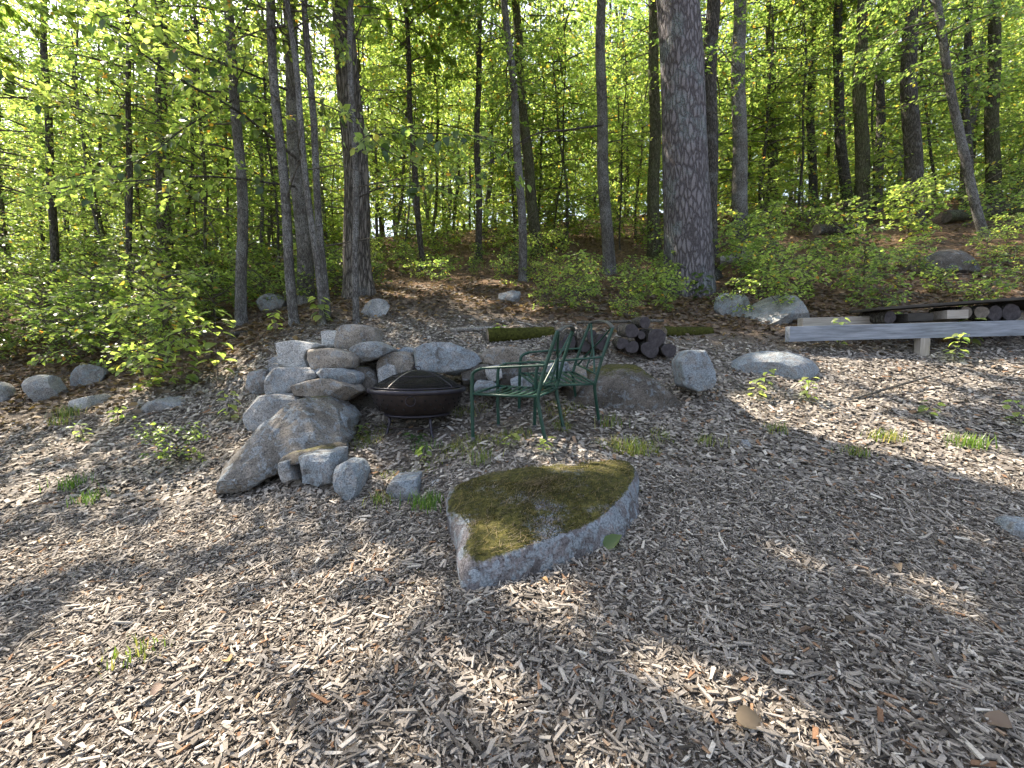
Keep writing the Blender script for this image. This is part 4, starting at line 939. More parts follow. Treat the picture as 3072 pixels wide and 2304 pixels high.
lying('moss-topped log end beyond the woodpile', 1990, 1000, 2130, 1000, 6.3, 6.5, 0.085, 'bark_mossy', seed=71)
lying('pale fallen birch log beside the massive pine foot', 2150, 785, 2245, 768, 9.8, 10.2, 0.10, 'twig_pale', seed=72)
lying('pale bleached branch lying across the litter behind the stones', 1350, 990, 1475, 985, 6.4, 6.5, 0.03, 'twig_pale', name='fallen_branch', cat='branch', seed=73, sides=8)
lying('long thin pole lying on top of the woodpile', 1730, 968, 1990, 962, 5.9, 6.0, 0.018, 'twig', name='fallen_branch', cat='branch', seed=74, sides=8)
lying('dark crooked stick on the sunny mulch below the grey beam', 2560, 1196, 2790, 1128, 4.65, 4.95, 0.013, 'twig', name='stick', cat='stick', seed=75, sides=8)
lying('dark straight limb lying in the litter by the slim trees', 690, 1005, 760, 995, 7.2, 7.4, 0.05, 'bark_dark', name='fallen_branch', cat='branch', seed=76, sides=10)
lying('dark fallen trunk along the top of the upper slope', 2840, 650, 3200, 610, 12.2, 12.8, 0.14, 'bark_moss', seed=77)
lying('short dark log rotting on the slope under the olive trunk', 2450, 690, 2570, 688, 11.0, 11.2, 0.13, 'bark_dark', seed=78)

# ------------------------------------------------------------------ lumber stack
def beam(name, label, p0, p1, hgt, dep, mat, cat='beam', group=None, roll=0.0):
    p0, p1 = Vector(p0), Vector(p1); d = p1 - p0; x = d.normalized(); y = Vector((0, 0, 1)).cross(x).normalized(); z = x.cross(y)
    m3 = Matrix((x, y, z)).transposed() @ Matrix.Rotation(roll, 3, 'X')
    mb = MB(); mb.box((0, 0, 0), (d.length, dep, hgt))
    o = mb.build(name, M[mat], None, smooth=False); o.location = (p0 + p1) / 2; o.rotation_euler = m3.to_euler()
    bevel(o, 0.005)
    return tag(o, label, cat, group, 'thing')
LG = 'timbers of the lumber stack'
b0, b1 = at(2362, 1003, 5.9), at(3250, 979, 5.9)
beam('timber_beam', 'long blue-grey painted beam along the front of the lumber stack', b0, b1, 0.19, 0.10, 'beam_grey', group=LG)
beam('timber_beam', 'weathered beam behind the grey one, its pale sawn end in the sun', at(2400, 968, 6.35), at(3200, 948, 6.5), 0.12, 0.12, 'beam_old', group=LG)
pb = at(2766, 1030, 5.9); fb = (pb.x - b0.x) / (b1.x - b0.x); zb = b0.z + (b1.z - b0.z) * fb - 0.095
beam('wooden_block', 'short pale post block propping up the grey beam', (pb.x, 5.90, g(pb.x, 5.9) - 0.12), (pb.x, 5.90, zb), 0.12, 0.10, 'beam_old', 'block')
beam('wooden_board', 'dark weathered cover board lying aslant over the stacked logs', at(2592, 931, 6.25), at(3030, 900, 6.25), 0.035, 0.55, 'board_dark', 'board')
beam('wooden_board', 'dark board end drooping past the corner of the cover board', at(3020, 902, 6.3), at(3200, 935, 6.3), 0.05, 0.5, 'board_dark', 'board')
beam('wooden_block', 'squared brown spacer block under the cover board', at(2815, 946, 6.1), at(2878, 944, 6.1), 0.11, 0.25, 'beam_old', 'block')
beam('wooden_block', 'dark spacer block under the lower end of the cover board', at(2700, 955, 6.12), at(2775, 953, 6.12), 0.10, 0.25, 'board_dark', 'block')
for i, (x, y, r_, lb) in enumerate([(2898, 938, 18, 'pale cracked log under the cover board, next to the brown block'), (2945, 938, 20, 'knotty log in the middle of the row under the board'), (2985, 940, 22, 'dark log in the row under the board'), (3035, 938, 26, 'biggest dark log under the drooping board end'), (2670, 952, 18, 'small shaded log at the low end of the cover board')]):
    D = 6.05; c = at(x, y, D); log('firewood_log', lb, c, c + Vector((0.03, 0.5, 0.03)), r_ * D / FPX, 'bark_dark', 'cut_pale' if i < 2 else 'cut_wood', 'logs under the cover board', seed=100 + i)
b2 = at(2880, 1006, 6.6); beam('timber_beam', 'shadowed ground timber carrying the stack at the back', (b2.x - 1.2, 6.75, g(b2.x, 6.75) + 0.05), (b2.x + 1.6, 6.75, g(b2.x + 1, 6.75) + 0.12), 0.14, 0.14, 'board_dark', group=LG)

# ------------------------------------------------------------------ undergrowth: shrubs and seedlings
def with_mats(c, lm):
    c[0].materials.append(M[lm]); c[1].materials.append(M['twig']); return c
SHRUB = [with_mats(crown(300 + i, 0.08, h, rad, n_, lf, 2.1, 0.5, 'round'), lm) for i, (h, rad, n_, lf, lm) in enumerate([(0.8, 0.55, 16, 0.075, 'leaf'), (1.1, 0.6, 18, 0.08, 'leaf_bright'), (0.55, 0.6, 14, 0.07, 'leaf'), (1.5, 0.7, 22, 0.085, 'leaf_bright')])]
def plant(name, label, x, y, s, k, group=None, cat='shrub', rz=None, z=None, lst=None, height=None):
    cm, wm, _ = (lst or SHRUB)[k]
    t = empty(name, (x, y, g(x, y) if z is None else z), label, cat, group); rz = rnd.random() * 6.28 if rz is None else rz
    for nm, me in (('stems', wm), ('foliage', cm)):
        obj(nm, me, None, t, rot=(0, 0, rz), scale=(s, s, s * (height or 1)))
    return t
rs = np.random.default_rng(51); SH = []
def shrub_field(n, region, smin, smax, ks, label, group, mind=0.45):
    c = 0; tr = 0
    while c < n and tr < 9000:
        tr += 1; x, y = region(rs)
        if any((x - a) ** 2 + (y - b) ** 2 < mind ** 2 for a, b in SH): continue
        SH.append((x, y)); c += 1
        plant('shrub', label, x, y, rs.uniform(smin, smax), ks[int(rs.integers(len(ks)))], group)
def reg(x0, x1, y0, y1):
    def f(r):
        y = r.uniform(y0, y1); return r.uniform(x0, x1) * y, y
    return f
shrub_field(38, reg(-1.2, -0.62, 7.0, 11.5), 0.7, 1.2, (0, 1, 3), 'waist-high leafy shrub in the thicket behind the round boulders', 'shrubs of the thicket')
shrub_field(26, reg(-0.65, -0.36, 8.6, 12), 0.6, 1.0, (0, 1, 2), 'low leafy shrub around the feet of the slim near trees', 'shrubs at the slim trees')
shrub_field(26, reg(-0.32, 0.1, 9.2, 14), 0.5, 0.9, (0, 1, 2), 'knee-high shrub along the far side of the sunny clearing', 'shrubs behind the clearing')
shrub_field(14, reg(0.06, 0.34, 6.9, 9.2), 0.45, 0.75, (0, 1, 2), 'low shrub growing between the woodpile and the massive pine', 'shrubs below the pine')
shrub_field(24, reg(0.42, 1.15, 7.0, 10.5), 0.5, 0.95, (0, 1, 2, 3), 'bushy shrub on the bank behind the lumber stack', 'shrubs behind the lumber')
shrub_field(70, reg(-1.1, 1.15, 10, 17), 0.8, 1.4, (0, 1, 2, 3), 'shrub on the woodland floor', 'shrubs on the woodland floor', 0.7)
def mesh_np(me):
    V = np.empty(len(me.vertices) * 3, np.float32); me.vertices.foreach_get('co', V); t = np.empty(len(me.vertices), np.float32); me.attributes['tint'].data.foreach_get('value', t)
    return V.reshape(-1, 3), t
VF, TF = [], []
for i in range(76):
    y = math.sqrt(rs.uniform(17 ** 2, 40 ** 2)); x = rs.uniform(-1.15, 1.2) * y; V, t = mesh_np(SHRUB[(1, 3)[i % 2]][0]); a = rs.random() * 6.28; sc_ = rs.uniform(1.5, 2.6)
    VF.append(np.stack([V[:, 0] * math.cos(a) - V[:, 1] * math.sin(a), V[:, 0] * math.sin(a) + V[:, 1] * math.cos(a), V[:, 2]], -1) * sc_ + np.array([x, y, g(x, y)])); TF.append(t)
VF = np.concatenate(VF); n_ = len(VF) // 6
fu = obj('far_undergrowth', make_mesh('far_undergrowth', VF, (LEAFQ[None] + (np.arange(n_) * 6)[:, None, None]).reshape(-1, 4), False, {'tint': np.concatenate(TF)}), M['leaf_bright'])
tag(fu, 'distant leafy undergrowth glowing between the far trunks', 'undergrowth', kind='stuff')

# leafy saplings and plants one can point at
h_ = hit(500, 1180); plant('sapling', 'tall bright leafy sapling bush standing in the sunny litter', h_.x, h_.y, 1.0, 3, None, 'sapling')
h_ = hit(440, 1175); plant('sapling', 'second bright sapling close beside the tall leafy one', h_.x, h_.y, 0.8, 1, None, 'sapling')
h_ = hit(330, 1120); plant('sapling', 'broad leafy bush between the saplings and the shaded mossy boulder', h_.x, h_.y, 0.9, 1, None, 'sapling')
h_ = hit(535, 1405); plant('shrub', 'small dense round bush alone on the open mulch', h_.x, h_.y, 0.52, 2, None, 'shrub', height=1.1)
def big_leaf_arrays(n, r, spread, h0, h1, size):
    P = np.stack([r.normal(0, spread, n), r.normal(0, spread, n), r.uniform(h0, h1, n)], -1)
    d = P * np.array([1, 1, 0]) / (spread + 1e-6) + r.normal(0, 0.4, (n, 3)) + np.array([0, 0, -0.55])
    return P, d, np.array([0, -0.25, 1.0]) + r.normal(0, 0.35, (n, 3)), size * r.uniform(0.6, 1.2, n)
LEAF8 = np.array([(0, 0, 0), (.26, .10, .03), (.36, .34, .05), (.27, .66, .03), (0, 1, -.12), (-.27, .66, .03), (-.36, .34, .05), (-.26, .10, .03), (0, .34, -.02), (0, .66, -.05)])
LEAF8Q = np.array([(0, 1, 2, 8), (8, 2, 3, 9), (0, 8, 6, 7), (8, 9, 5, 6)]); LEAF8T = np.array([(9, 3, 4), (9, 4, 5)])
def leaf8_mesh(w=1.0, tint=0.5, curl=0.0):
    V = LEAF8.copy(); V[:, 0] *= w; V[:, 2] -= curl * V[:, 1] ** 2; V[:, 2] += curl * 0.8 * np.abs(V[:, 0])
    return make_mesh('leaf', V, [LEAF8Q, LEAF8T], True, {'tint': np.full(len(V), tint)})
def set_leaf(o, pos, d, nor, size):
    d = Vector(d).normalized(); n = Vector(nor); n = (n - d * n.dot(d)).normalized(); x = d.cross(n)
    o.matrix_local = Matrix.Translation(Vector(pos)) @ Matrix((x, d, n)).transposed().to_4x4() @ Matrix.Diagonal((size, size, size, 1))
LM_B = [leaf8_mesh(1.0, t, 0.08) for t in (0.35, 0.7, 0.9)]; LM_D = [leaf8_mesh(1.05, t, 0.1) for t in (0.15, 0.6, 0.95)]
for me in LM_B: me.materials.append(M['leaf_bright'])
for me in LM_D: me.materials.append(M['leaf_dark'])
def leafy_plant(name, label, px, py, hgt, n, size, mats=LM_B, lean=(0, 0), cat='plant', D=None, group=None, seed=0, low=0.35):
    """a single stem with n pickable leaves, every leaf a part"""
    r = np.random.default_rng(seed + 77)
    if D is None: b = hit(px, py)
    else:
        q = at(px, py, D); b = Vector((q.x, D, g(q.x, D)))
    t = empty(name, b, label, cat, group)
    P = smooth_path([(0, 0, -0.03), (lean[0] * .3 + r.normal(0, .01), lean[1] * .3, hgt * .4), (lean[0], lean[1], hgt)], 5)
    mb = MB(); mb.tube(P, np.linspace(0.004 + 0.004 * hgt, 0.0015, len(P)), 5); mb.build('stem', M['twig'], t)
    for k in range(n):
        f = low + (1 - low) * (k + 0.7) / n; a = k * 2.4 + r.normal(0, .3); c = P[min(len(P) - 1, int(f * (len(P) - 1)))]
        ou = np.array([math.cos(a), math.sin(a), 0]); st = c + ou * size * r.uniform(0.2, 0.7)
        o = obj('leaf', mats[int(r.integers(len(mats)))], None, t)
        set_leaf(o, st, ou + np.array([0, 0, r.uniform(-0.7, 0.15)]), np.array([0, 0, 1]) + ou * 0.3 + r.normal(0, 0.3, 3), size * r.uniform(0.7, 1.25))
    return t
leafy_plant('sapling', 'young sapling with big hanging bright leaves before the stacked stones', 655, 1150, 0.95, 22, 0.15, seed=1)
leafy_plant('sapling', 'drooping big-leaved sapling in front of the tall leafy bush', 545, 1160, 0.72, 18, 0.15, lean=(0.12, -0.1), seed=2)
leafy_plant('seedling', 'yellow-green maple seedling shining on the mossy log', 1498, 975, 0.22, 8, 0.11, D=6.15, seed=3)
PL = [(2270, 1205, .22, 9, .08, 'pale seedling on the mulch below the low lichen rock'), (2290, 1172, .22, 9, .07, 'small upright seedling touching the low lichen rock'), (2425, 1205, .26, 14, .07, 'bushy little seedling in the sun between rock and beam'), (2510, 1050, .42, 20, .08, 'leafy young plant in front of the near end of the grey beam'), (2860, 1085, .36, 18, .09, 'broad-leaved seedling before the post block'),
      (2700, 1020, .22, 9, .09, 'seedling leaning against the middle of the grey beam'), (2900, 1050, .40, 16, .10, 'tall seedling with drooping leaves across the grey beam'), (3055, 1280, .24, 10, .08, 'green seedling at the far edge of the mulch'), (2780, 1255, .16, 7, .07, 'tiny bright seedling between the sun patches'), (2105, 905, .55, 26, .13, 'large-leaved green plant under the massive pine'), (1990, 930, .5, 22, .12, 'broad-leaved plant between pine and woodpile'),
      (2210, 935, .35, 14, .10, 'leafy sprout beside the rounded blue boulder'), (970, 975, .4, 18, .12, 'leafy sprout at the feet of the twin slender stems'), (830, 1000, .35, 14, .1, 'sprout beside the crooked-foot tree'), (255, 1325, .18, 10, .07, 'low weed on the litter below the pale rock'), (350, 1270, .2, 12, .07, 'small weed between the pale rock and the long rock'), (690, 1270, .35, 14, .09, 'thin weed growing at the foot of the grey slab'),
      (1625, 1370, .12, 9, .06, 'small weed by the foot of the near chair'), (1530, 1345, .12, 8, .06, 'tiny weed under the near chair seat'), (1250, 1340, .10, 10, .07, 'dark green weed in front of the fire pit'), (1270, 1395, .14, 10, .06, 'spiky green weed on the terrace'), (1075, 1320, .14, 12, .05, 'pale weed at the terrace side of the sloping rock'), (1000, 1225, .12, 6, .05, 'green sprig in a crack of the stack'), (1580, 1170, .10, 4, .07, 'single bright sprig seen through the near chair')]
for i, (px, py, hh, n_, sz, lb) in enumerate(PL):
    leafy_plant('seedling', lb, px, py, hh, n_, sz, LM_D if 'dark' in lb or 'green plant' in lb else LM_B, seed=10 + i, lean=(R.normal(0, .04), R.normal(0, .03)))
r_ = np.random.default_rng(5)
for i, (px, py, yaw, lb) in enumerate([(1812, 1640, 0.7, 'broad green leaf standing against the side of the mossy boulder')]):
    c = at(px, py, 2.50); t = empty('leaf_sprout', (c.x, c.y, g(c.x, c.y)), lb, 'plant')
    mb = MB(); mb.tube([(0, 0, -0.02), (0.0, 0, 0.03)], 0.003, 5); mb.build('stem', M['grass_green'], t)
    o = obj('leaf', leaf8_mesh(0.9, 0.4, 0.1), M['leaf_bright'], t); set_leaf(o, (0, 0, 0.02), (0.75, 0.1, 0.55), (-0.5, -0.8, 0.6), 0.12)

# grass
def blades(n, r, sx, sy, h, lean=0.5):
    x = r.normal(0, sx, n); y = r.normal(0, sy, n); hh = h * r.uniform(0.45, 1.2, n); a = r.random(n) * 6.28; w = r.uniform(0.002, 0.004, n)
    d = np.stack([np.cos(a), np.sin(a), np.zeros(n)], -1) * (lean * hh * r.uniform(0.3, 1.3, n))[:, None]
    s = np.stack([-np.sin(a), np.cos(a), np.zeros(n)], -1) * w[:, None]
    return x, y, hh, d, s
def tuft_mesh(n, r, sp, h):
    x, y, hh, d, s = blades(n, r, sp, sp, h); b = np.stack([x, y, np.zeros(n)], -1)
    m_ = b + d * 0.35 + np.array([0, 0, 1]) * (hh * 0.6)[:, None]; tp = b + d + np.array([0, 0, 1]) * hh[:, None]
    P = np.stack([b - s, b + s, m_ + s * .8, m_ - s * .8, tp], 1).reshape(-1, 3); k = np.arange(n) * 5
    return make_mesh('blades', P, [np.stack([k, k + 1, k + 2, k + 3], -1), np.stack([k + 3, k + 2, k + 4], -1)], False, {'tint': np.repeat(r.random(n), 5)})
TUFT = [(1290, 1520, .10, 150, 'grass_green', 'brightest green grass tuft beside the squat blue edging stone'), (1150, 1512, .08, 70, 'grass', 'yellowish grass tuft at the foot of the split edging stone'), (1275, 1355, .10, 60, 'grass_green', 'small bright grass tuft under the fire pit'), (2650, 1330, .10, 120, 'grass', 'yellow sunlit grass tuft on the far mulch'), (2560, 1370, .08, 90, 'grass', 'dull grass clump before the yellow tuft'), (2900, 1345, .12, 140, 'grass_green', 'wide ragged grass patch at the far side of the mulch'),
        (205, 1250, .14, 120, 'grass', 'long pale grass tuft below the low pale rock'), (225, 1465, .12, 90, 'grass_green', 'green grass tuft on the outer mulch'), (190, 1275, .10, 70, 'grass', 'thin grass tuft next to the long pale one'), (270, 1515, .10, 90, 'grass_green', 'low grass tuft below the green one'), (410, 1990, .07, 60, 'grass', 'tiny mossy grass clump out on the open mulch'), (1900, 1360, .13, 120, 'grass', 'sunlit grass at the back corner of the mossy boulder'), (1840, 1285, .12, 70, 'grass', 'dry grass at the foot of the farther chair'), (1440, 1400, .11, 90, 'grass', 'dry grass clump behind the mossy boulder'), (2330, 1300, .1, 60, 'grass', 'faint grass on the mulch below the sun patch'), (2120, 1340, .1, 60, 'grass', 'thin grass blades near the half-buried bluish rock')]
for i, (px, py, h0_, n_, mt, lb) in enumerate(TUFT):
    p = hit(px, py); t = empty('grass_tuft', p, lb, 'grass'); o = obj('blades', tuft_mesh(n_, np.random.default_rng(400 + i), 0.035 + 0.25 * h0_, h0_), M[mt], t); o['kind'] = 'stuff'
r_ = np.random.default_rng(61); n_ = 8000
x = r_.uniform(-1.5, 1.35, n_); y = r_.uniform(3.35, 4.75, n_); keep = (noise3(np.stack([x * 2.2, y * 3.0, x * 0], -1), 8) > 0.05) & (((x + .05) / 1.5) ** 2 + ((y - 4.0) / .75) ** 2 < 1)
x, y = x[keep], y[keep]; n_ = len(x); _, _, hh, d, s_ = blades(n_, r_, 1, 1, 0.06, 1.2)
b = np.stack([x, y, gz(x, y) - 0.005], -1); m_ = b + d * .35 + np.array([0, 0, 1]) * (hh * .6)[:, None]; tp = b + d + np.array([0, 0, 1]) * hh[:, None]
P = np.stack([b - s_, b + s_, m_ + s_ * .8, m_ - s_ * .8, tp], 1).reshape(-1, 3); k = np.arange(n_) * 5
tag(obj('terrace_grass', make_mesh('terrace_grass', P, [np.stack([k, k + 1, k + 2, k + 3], -1), np.stack([k + 3, k + 2, k + 4], -1)], False, {'tint': np.repeat(np.clip(r_.random(n_) * .7 + .3, 0, 1), 5)}), M['grass']), 'sparse dry grass scattered over the terrace around the chairs', 'grass', kind='stuff')

# ------------------------------------------------------------------ leaf litter and twigs on the woodland floor
r_ = np.random.default_rng(71); n_ = 52000
y = np.sqrt(r_.uniform(4.6 ** 2, 24 ** 2, n_)); y = np.where(r_.random(n_) < .45, r_.uniform(5.0, 9.5, n_), y); x = r_.uniform(-1.25, 1.25, n_) * y
ed = 5.4 + 0.5 * np.sin(x) + 1.6 * np.exp(-((x + 1.3) / 1.9) ** 2) + 0.9 * np.clip((x - 1.2) / 3, 0, 1) - 0.9 * np.clip((-x - 2.2) / 2, 0, 1)
kp = r_.random(n_) < np.clip((y - ed) / 0.9, 0, 1); x, y = x[kp], y[kp]; n_ = len(x)
z, nr = frame_of(x, y); az = r_.random(n_) * 6.28; dd = np.stack([np.cos(az), np.sin(az), r_.normal(0, .25, n_)], -1)
V, F, t = leaf_arrays(np.stack([x, y, z + r_.uniform(.004, .03, n_)], -1), dd, nr + r_.normal(0, .4, (n_, 3)), r_.uniform(.05, .11, n_), r_.beta(1.6, 1.8, n_), 1.1)
tag(obj('leaf_litter', make_mesh('leaf_litter', V, F, False, {'tint': t}), M['leaf_brown']), 'brown dead leaves covering the woodland floor', 'leaf litter', kind='stuff')
mb = MB()
for i in range(520):
    y = r_.uniform(5.6, 12); x = r_.uniform(-1.2, 1.2) * y
    if y < 6.3 + max(0, x) * .2: continue
    a = r_.random() * 6.28; L = r_.uniform(.15, .7); q = [np.array([x + math.cos(a) * L * f, y + math.sin(a) * L * f, 0]) for f in (0, .5, 1)]
    for v in q: v[2] = g(v[0], v[1]) + r_.uniform(.01, .06)
    mb.tube(q, [0.004 + .006 * L, .004 + .004 * L, .003], 4, False)
tag(mb.build('fallen_twigs', M['twig']), 'thin dead twigs strewn over the woodland floor', 'twigs', kind='stuff')

# single dead leaves on the mulch
LM_F = []
for t in (0.05, 0.3, 0.55, 0.8, 0.98):
    me = leaf8_mesh(1.05, t, 0.5); me.materials.append(M['leaf_brown']); LM_F.append(me)
FL = [(2205, 2200, .15, 3, 'largest tan curled leaf, lying low in the front'), (2440, 1915, .11, 1, 'rust-brown leaf on the mulch, one of the close pair'), (2560, 1910, .10, 1, 'rust-brown leaf on the mulch, the other of the close pair'), (690, 2020, .09, 4, 'golden folded leaf in the sunny mulch'), (490, 2085, .09, 2, 'brown rounded leaf in the sunny mulch'), (870, 2180, .09, 2, 'long brown leaf at the border of sun and shade'), (2150, 1490, .08, 1, 'small rust leaf near the mossy boulder'), (2690, 1725, .09, 2, 'brown leaf sticking up beside the round sun patch'), (1720, 1800, .08, 0, 'dark red-brown leaf before the mossy boulder'), (2580, 1490, .06, 1, 'small orange leaf on the open shaded mulch'), (3030, 2240, .13, 2, 'brown leaf in the bottom corner')]
def drop_leaf(px, py, sz, k, lb, group=None):
    p = hit(px, py); o = obj('fallen_leaf', LM_F[k]); a = rnd.random() * 6.28; sz *= 0.62
    set_leaf(o, (p.x, p.y, p.z + 0.03), (math.cos(a), math.sin(a), 0.15), (rnd.gauss(0, .35), rnd.gauss(-.2, .35), 1), sz)
    return tag(o, lb, 'leaf', group)
for q in FL: drop_leaf(*q)
for i in range(16):
    drop_leaf(rnd.uniform(60, 3000), 1450 + 820 * rnd.random() ** 1.3, rnd.uniform(.035, .06), rnd.randrange(5), 'small dry brown leaf dropped on the wood chips', 'small dry leaves on the mulch')

# ------------------------------------------------------------------ long near branches with leaves one can pick out
def limb(ti, pts, r0, seed, nbig=8, twigs=12, big=0.15, leafmats=LM_D, bare=False, mat='bark_dark'):
    t = TREES[ti]; o0 = t.location; P = smooth_path([tuple(at(*p) - o0) for p in pts], 6); r = np.random.default_rng(seed)
    mb = MB(); mb.tube(P, np.linspace(r0, 0.004, len(P)), 6)
    LP, LD, LN, LS = [], [], [], []
    for k in range(twigs):
        j = int(len(P) * (0.15 + 0.85 * (k + r.random()) / twigs)); j = min(j, len(P) - 2); bd = P[j + 1] - P[j]; bd /= np.linalg.norm(bd)
        sd = np.cross(bd, [0, 0, 1.0]) * (1 if k % 2 else -1); td = bd * .7 + sd * r.uniform(.3, .9) + r.normal(0, .2, 3); td /= np.linalg.norm(td); tl = r.uniform(.35, .9)
        e = P[j] + td * tl; mb.tube([P[j], (P[j] + e) / 2 + r.normal(0, .02, 3), e], [.006, .004, .002], 4, False)
        if bare: continue
        nl = int(tl * 26); LP.append(P[j] + np.outer(r.random(nl), e - P[j]) + r.normal(0, .04, (nl, 3))); LD.append(td + r.normal(0, .6, (nl, 3)) + np.array([0, 0, -.3])); LN.append(np.array([0, 0, 1.]) + r.normal(0, .4, (nl, 3))); LS.append(.10 * r.uniform(.6, 1.25, nl))
    br = mb.build('branch', M[mat], t)
    if LP:
        n = sum(map(len, LP)); V, F, tt = leaf_arrays(np.concatenate(LP), np.concatenate(LD), np.concatenate(LN), np.concatenate(LS), r.random(n))
        f = obj('foliage', make_mesh('foliage', V, F, False, {'tint': tt}), M['leaf_bright'], br); f['kind'] = 'stuff'
    for k in range(nbig):
        j = int(r.integers(int(len(P) * .2), len(P))); o = obj('leaf', leafmats[int(r.integers(3))], None, br)
        set_leaf(o, P[j] + r.normal(0, .09, 3) - np.array([0, 0, .03]), r.normal(0, .6, 3) + np.array([0, -.1, -1.0]), r.normal(0, .6, 3) + np.array([0, -1, .5]), big * r.uniform(.7, 1.2))
    return br
limb(8, [(905, 490, 7.6), (730, 345, 7.0), (560, 250, 6.2), (400, 140, 5.6), (290, 40, 5.2)], .022, 1, 14)
limb(7, [(885, 560, 7.6), (640, 530, 6.8), (370, 545, 6.0), (200, 560, 5.6)], .018, 2, 12)
limb(6, [(860, 270, 7.6), (700, 200, 6.6), (560, 150, 6.0), (430, 50, 5.4)], .018, 3, 14)
limb(9, [(1060, 430, 7.4), (1120, 405, 6.6), (1300, 400, 6.2), (1450, 410, 5.9)], .012, 4, 10, 9)
limb(9, [(1060, 600, 7.4), (1160, 560, 6.8), (1330, 560, 6.4), (1440, 540, 6.2)], .012, 5, 8, 8)
limb(2, [(1808, 375, 9.3), (1700, 390, 9.0), (1600, 405, 8.8), (1480, 480, 8.6), (1380, 530, 8.4)], .02, 6, 0, 12, bare=True)
limb(5, [(700, 300, 7.8), (560, 380, 7.2), (420, 480, 6.6), (240, 520, 6.2)], .014, 7, 8, 12)
limb(10, [(930, 300, 8.5), (1010, 330, 7.0), (1080, 380, 6.2), (1150, 450, 5.8)], .012, 8, 12, 7)
limb(12, [(370, 350, 8.5), (250, 330, 7.0), (120, 280, 6.0), (20, 250, 5.6)], .016, 9, 10, 14)

# ------------------------------------------------------------------ leaves and twigs cut out of the crowns along sun rays, to place sun patches
GAPS = [(2190, 1278, .16), (2320, 1245, .22), (2450, 1262, .2), (2480, 1175, .26), (2640, 1135, .32), (2790, 1115, .28), (2960, 1105, .22), (2700, 1310, .3), (2850, 1350, .3), (2590, 1345, .2), (2990, 1425, .2), (2800, 1790, .15), (2700, 1770, .11), (2380, 1672, .10), (2950, 1640, .07), (2300, 1180, .1),
        (1640, 1805, .13), (1720, 1790, .08), (2060, 2050, .11), (2140, 2100, .11), (2290, 2125, .09), (1930, 2010, .06), (1720, 1375, .22), (1850, 1350, .14), (2050, 1460, .06), (2480, 2250, .08), (1500, 2200, .07),
        (100, 2170, .42), (380, 2210, .36), (600, 2040, .26), (850, 1890, .2), (960, 1980, .16), (230, 1900, .2), (80, 1700, .26), (300, 1650, .2), (520, 1590, .18), (720, 1620, .10), (200, 1350, .25), (420, 1185, .35), (700, 1130, .3), (360, 1250, .2), (540, 1490, .2), (60, 1480, .3), (700, 2220, .2), (1020, 1860, .1),
        (860, 1215, .16), (760, 1330, .12), (640, 1150, .16), (690, 1060, .15), (1030, 1310, .12), (1700, 1230, .1), (1150, 890, .5), (1300, 860, .5), (1500, 850, .4), (1420, 905, .3), (2350, 985, .25), (1480, 1150, .08), (1040, 1180, .08),
        (2600, 600, .7), (2850, 620, .7), (2750, 800, .5), (2500, 780, .5), (2950, 830, .5), (500, 1000, .5), (300, 950, .5), (1000, 780, .6), (1700, 780, .6), (2350, 700, .6)]
GP = []
for px, py, r in GAPS:
    if py < 840: continue
    p = hit(px, py, 1.0, 30.0); GP.append((np.array(p), r * ((1.5 if py < 1450 else 1.3) if px > 1500 else 0.95) if py > 1050 else r))
bpy.context.view_layer.update()
SV = np.array(SDIR); rg = np.random.default_rng(99)
for o in [o for o in bpy.data.objects if o.type == 'MESH' and o.name.split('.')[0] in ('crown', 'foliage')]:
    me = o.data; nv = len(me.vertices)
    if nv % 6: continue
    mw = np.array(o.matrix_world); 
    if mw[1, 3] > 17: continue
    V = np.empty(nv * 3, np.float32); me.vertices.foreach_get('co', V); V = V.reshape(-1, 3)
    C = V.reshape(-1, 6, 3).mean(1) @ mw[:3, :3].T + mw[:3, 3]
    cut = np.zeros(len(C), bool); jit = rg.uniform(.8, 1.25, len(C))
    for P, r in GP:
        v = C - P; t = v @ SV; d = np.linalg.norm(v - t[:, None] * SV, axis=1); cut |= (t > 1.2) & (d < r * jit)
    if cut.sum() < 14: continue
    keep = ~cut; tint = np.empty(nv, np.float32); me.attributes['tint'].data.foreach_get('value', tint)
    Vk = V.reshape(-1, 6, 3)[keep].reshape(-1, 3); n = int(keep.sum())
    F = (LEAFQ[None] + (np.arange(n) * 6)[:, None, None]).reshape(-1, 4)
    new = make_mesh(me.name, Vk, F, False, {'tint': tint.reshape(-1, 6)[keep].ravel()}); new.materials.append(me.materials[0]); o.data = new

for o in [o for o in bpy.data.objects if o.type == 'MESH' and o.name.split('.')[0] == 'branches']:
    me = o.data; mw = np.array(o.matrix_world)
    if mw[1, 3] > 16: continue
    nv, npl = len(me.vertices), len(me.polygons)
    V = np.empty(nv * 3, np.float32); me.vertices.foreach_get('co', V); V = V.reshape(-1, 3)
    Fv = np.empty(npl * 4, np.int32); me.loops.foreach_get('vertex_index', Fv); Fv = Fv.reshape(-1, 4)
    C = V[Fv].mean(1) @ mw[:3, :3].T + mw[:3, 3]; cut = np.zeros(npl, bool)
    for P, r in GP:
        v = C - P; t = v @ SV; cut |= (t > 3) & (np.linalg.norm(v - t[:, None] * SV, axis=1) < r * 0.95)
    if cut.sum() < 4: continue
    o['kind'] = 'stuff'  # twigs cut clear of the sun rays, loose pieces remain
    used, inv = np.unique(Fv[~cut], return_inverse=True)
    new = make_mesh(me.name, V[used], inv.reshape(-1, 4), True); new.materials.append(me.materials[0]); o.data = new

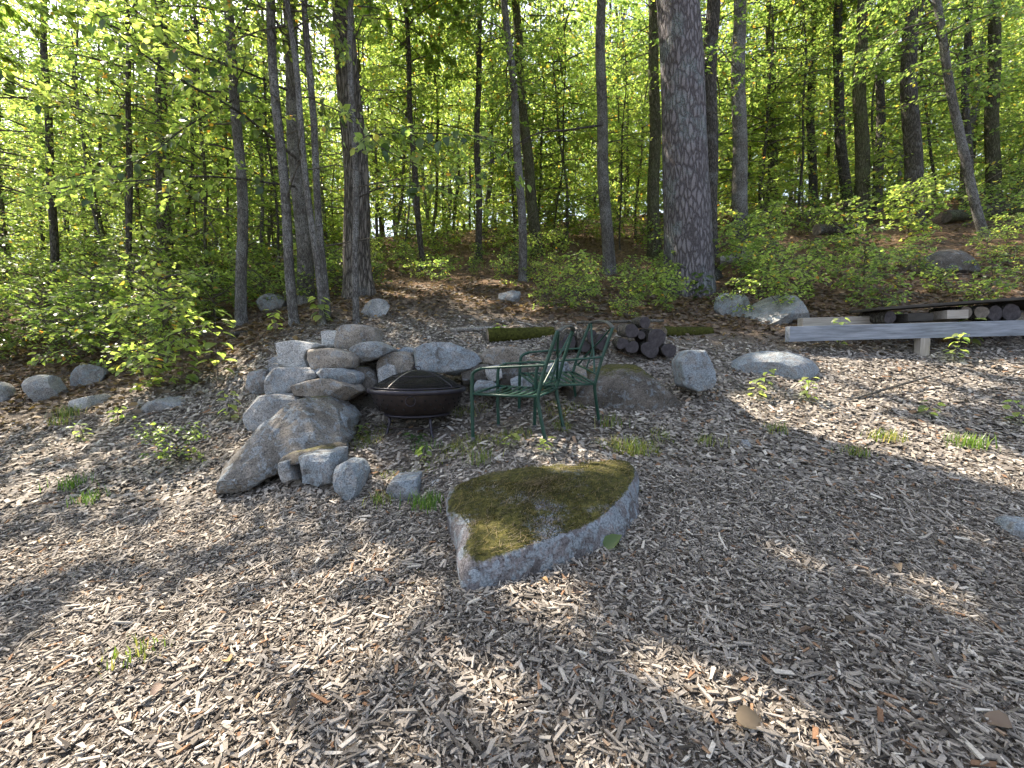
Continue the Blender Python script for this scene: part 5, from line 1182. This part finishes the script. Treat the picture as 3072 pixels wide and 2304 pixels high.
# ------------------------------------------------------------------ labels that single out the shrubs and young trees
LMARK = [('massive pine', BIG.location)] + [(nm, TREES[i].location) for i, nm in [(1, 'straight pale grey tree'), (2, 'mottled pale slim tree'), (3, 'slender sunlit-foot tree'), (4, 'furrowed old trunk'), (5, 'slim tree by the litter'), (6, 'crooked-foot tree'), (10, 'broad soft-grey trunk'), (11, 'rough pale trunk'), (12, 'dark thin thicket trunk'), (13, 'edge trunk'), (14, 'slim dark trunk by the sky gap'), (15, 'leaning mossy trunk'), (19, 'greenish far trunk'), (22, 'tall olive trunk'), (24, 'stout flared trunk'), (25, 'crooked grey stem'), (26, 'dim far trunk')]]
LMARK += [(nm, at(px, py, D)) for nm, px, py, D in [('cracked round boulder', 143, 1160, 6.1), ('shaded mossy boulder', 272, 1118, 6.6), ('big smooth boulder', 2330, 922, 6.9), ('woodpile', 1900, 1000, 5.6), ('pale outcrop', 2815, 790, 9.5), ('cover board', 2800, 915, 6.3), ('grey beam end', 2362, 1003, 5.9)]]
ORD = [w + ' nearest to' for w in 'the,second,third,fourth,fifth,sixth,seventh,eighth,ninth,tenth,eleventh,twelfth,thirteenth,fourteenth,fifteenth,sixteenth,seventeenth,eighteenth,nineteenth,twentieth,twenty-first,twenty-second,twenty-third,twenty-fourth,twenty-fifth'.split(',')]
bins = {}
for o in bpy.data.objects:
    if o.type == 'EMPTY' and o.get('group') in ('shrubs of the thicket', 'shrubs at the slim trees', 'shrubs behind the clearing', 'shrubs below the pine', 'shrubs behind the lumber', 'shrubs on the woodland floor', 'young understory trees'):
        kind = 'thin young understory tree' if 'trees' in o['group'] and o['category'] == 'tree' else 'leafy green shrub'
        d, nm = min(((o.location - p).length, nm) for nm, p in LMARK)
        bins.setdefault((kind, nm), []).append((d, o))
for (kind, nm), lst in bins.items():
    for k, (d, o) in enumerate(sorted(lst, key=lambda q: q[0])):
        o['label'] = f'{kind}, {ORD[k]} the {nm}' if k < len(ORD) else f'{kind} well away from the {nm}'
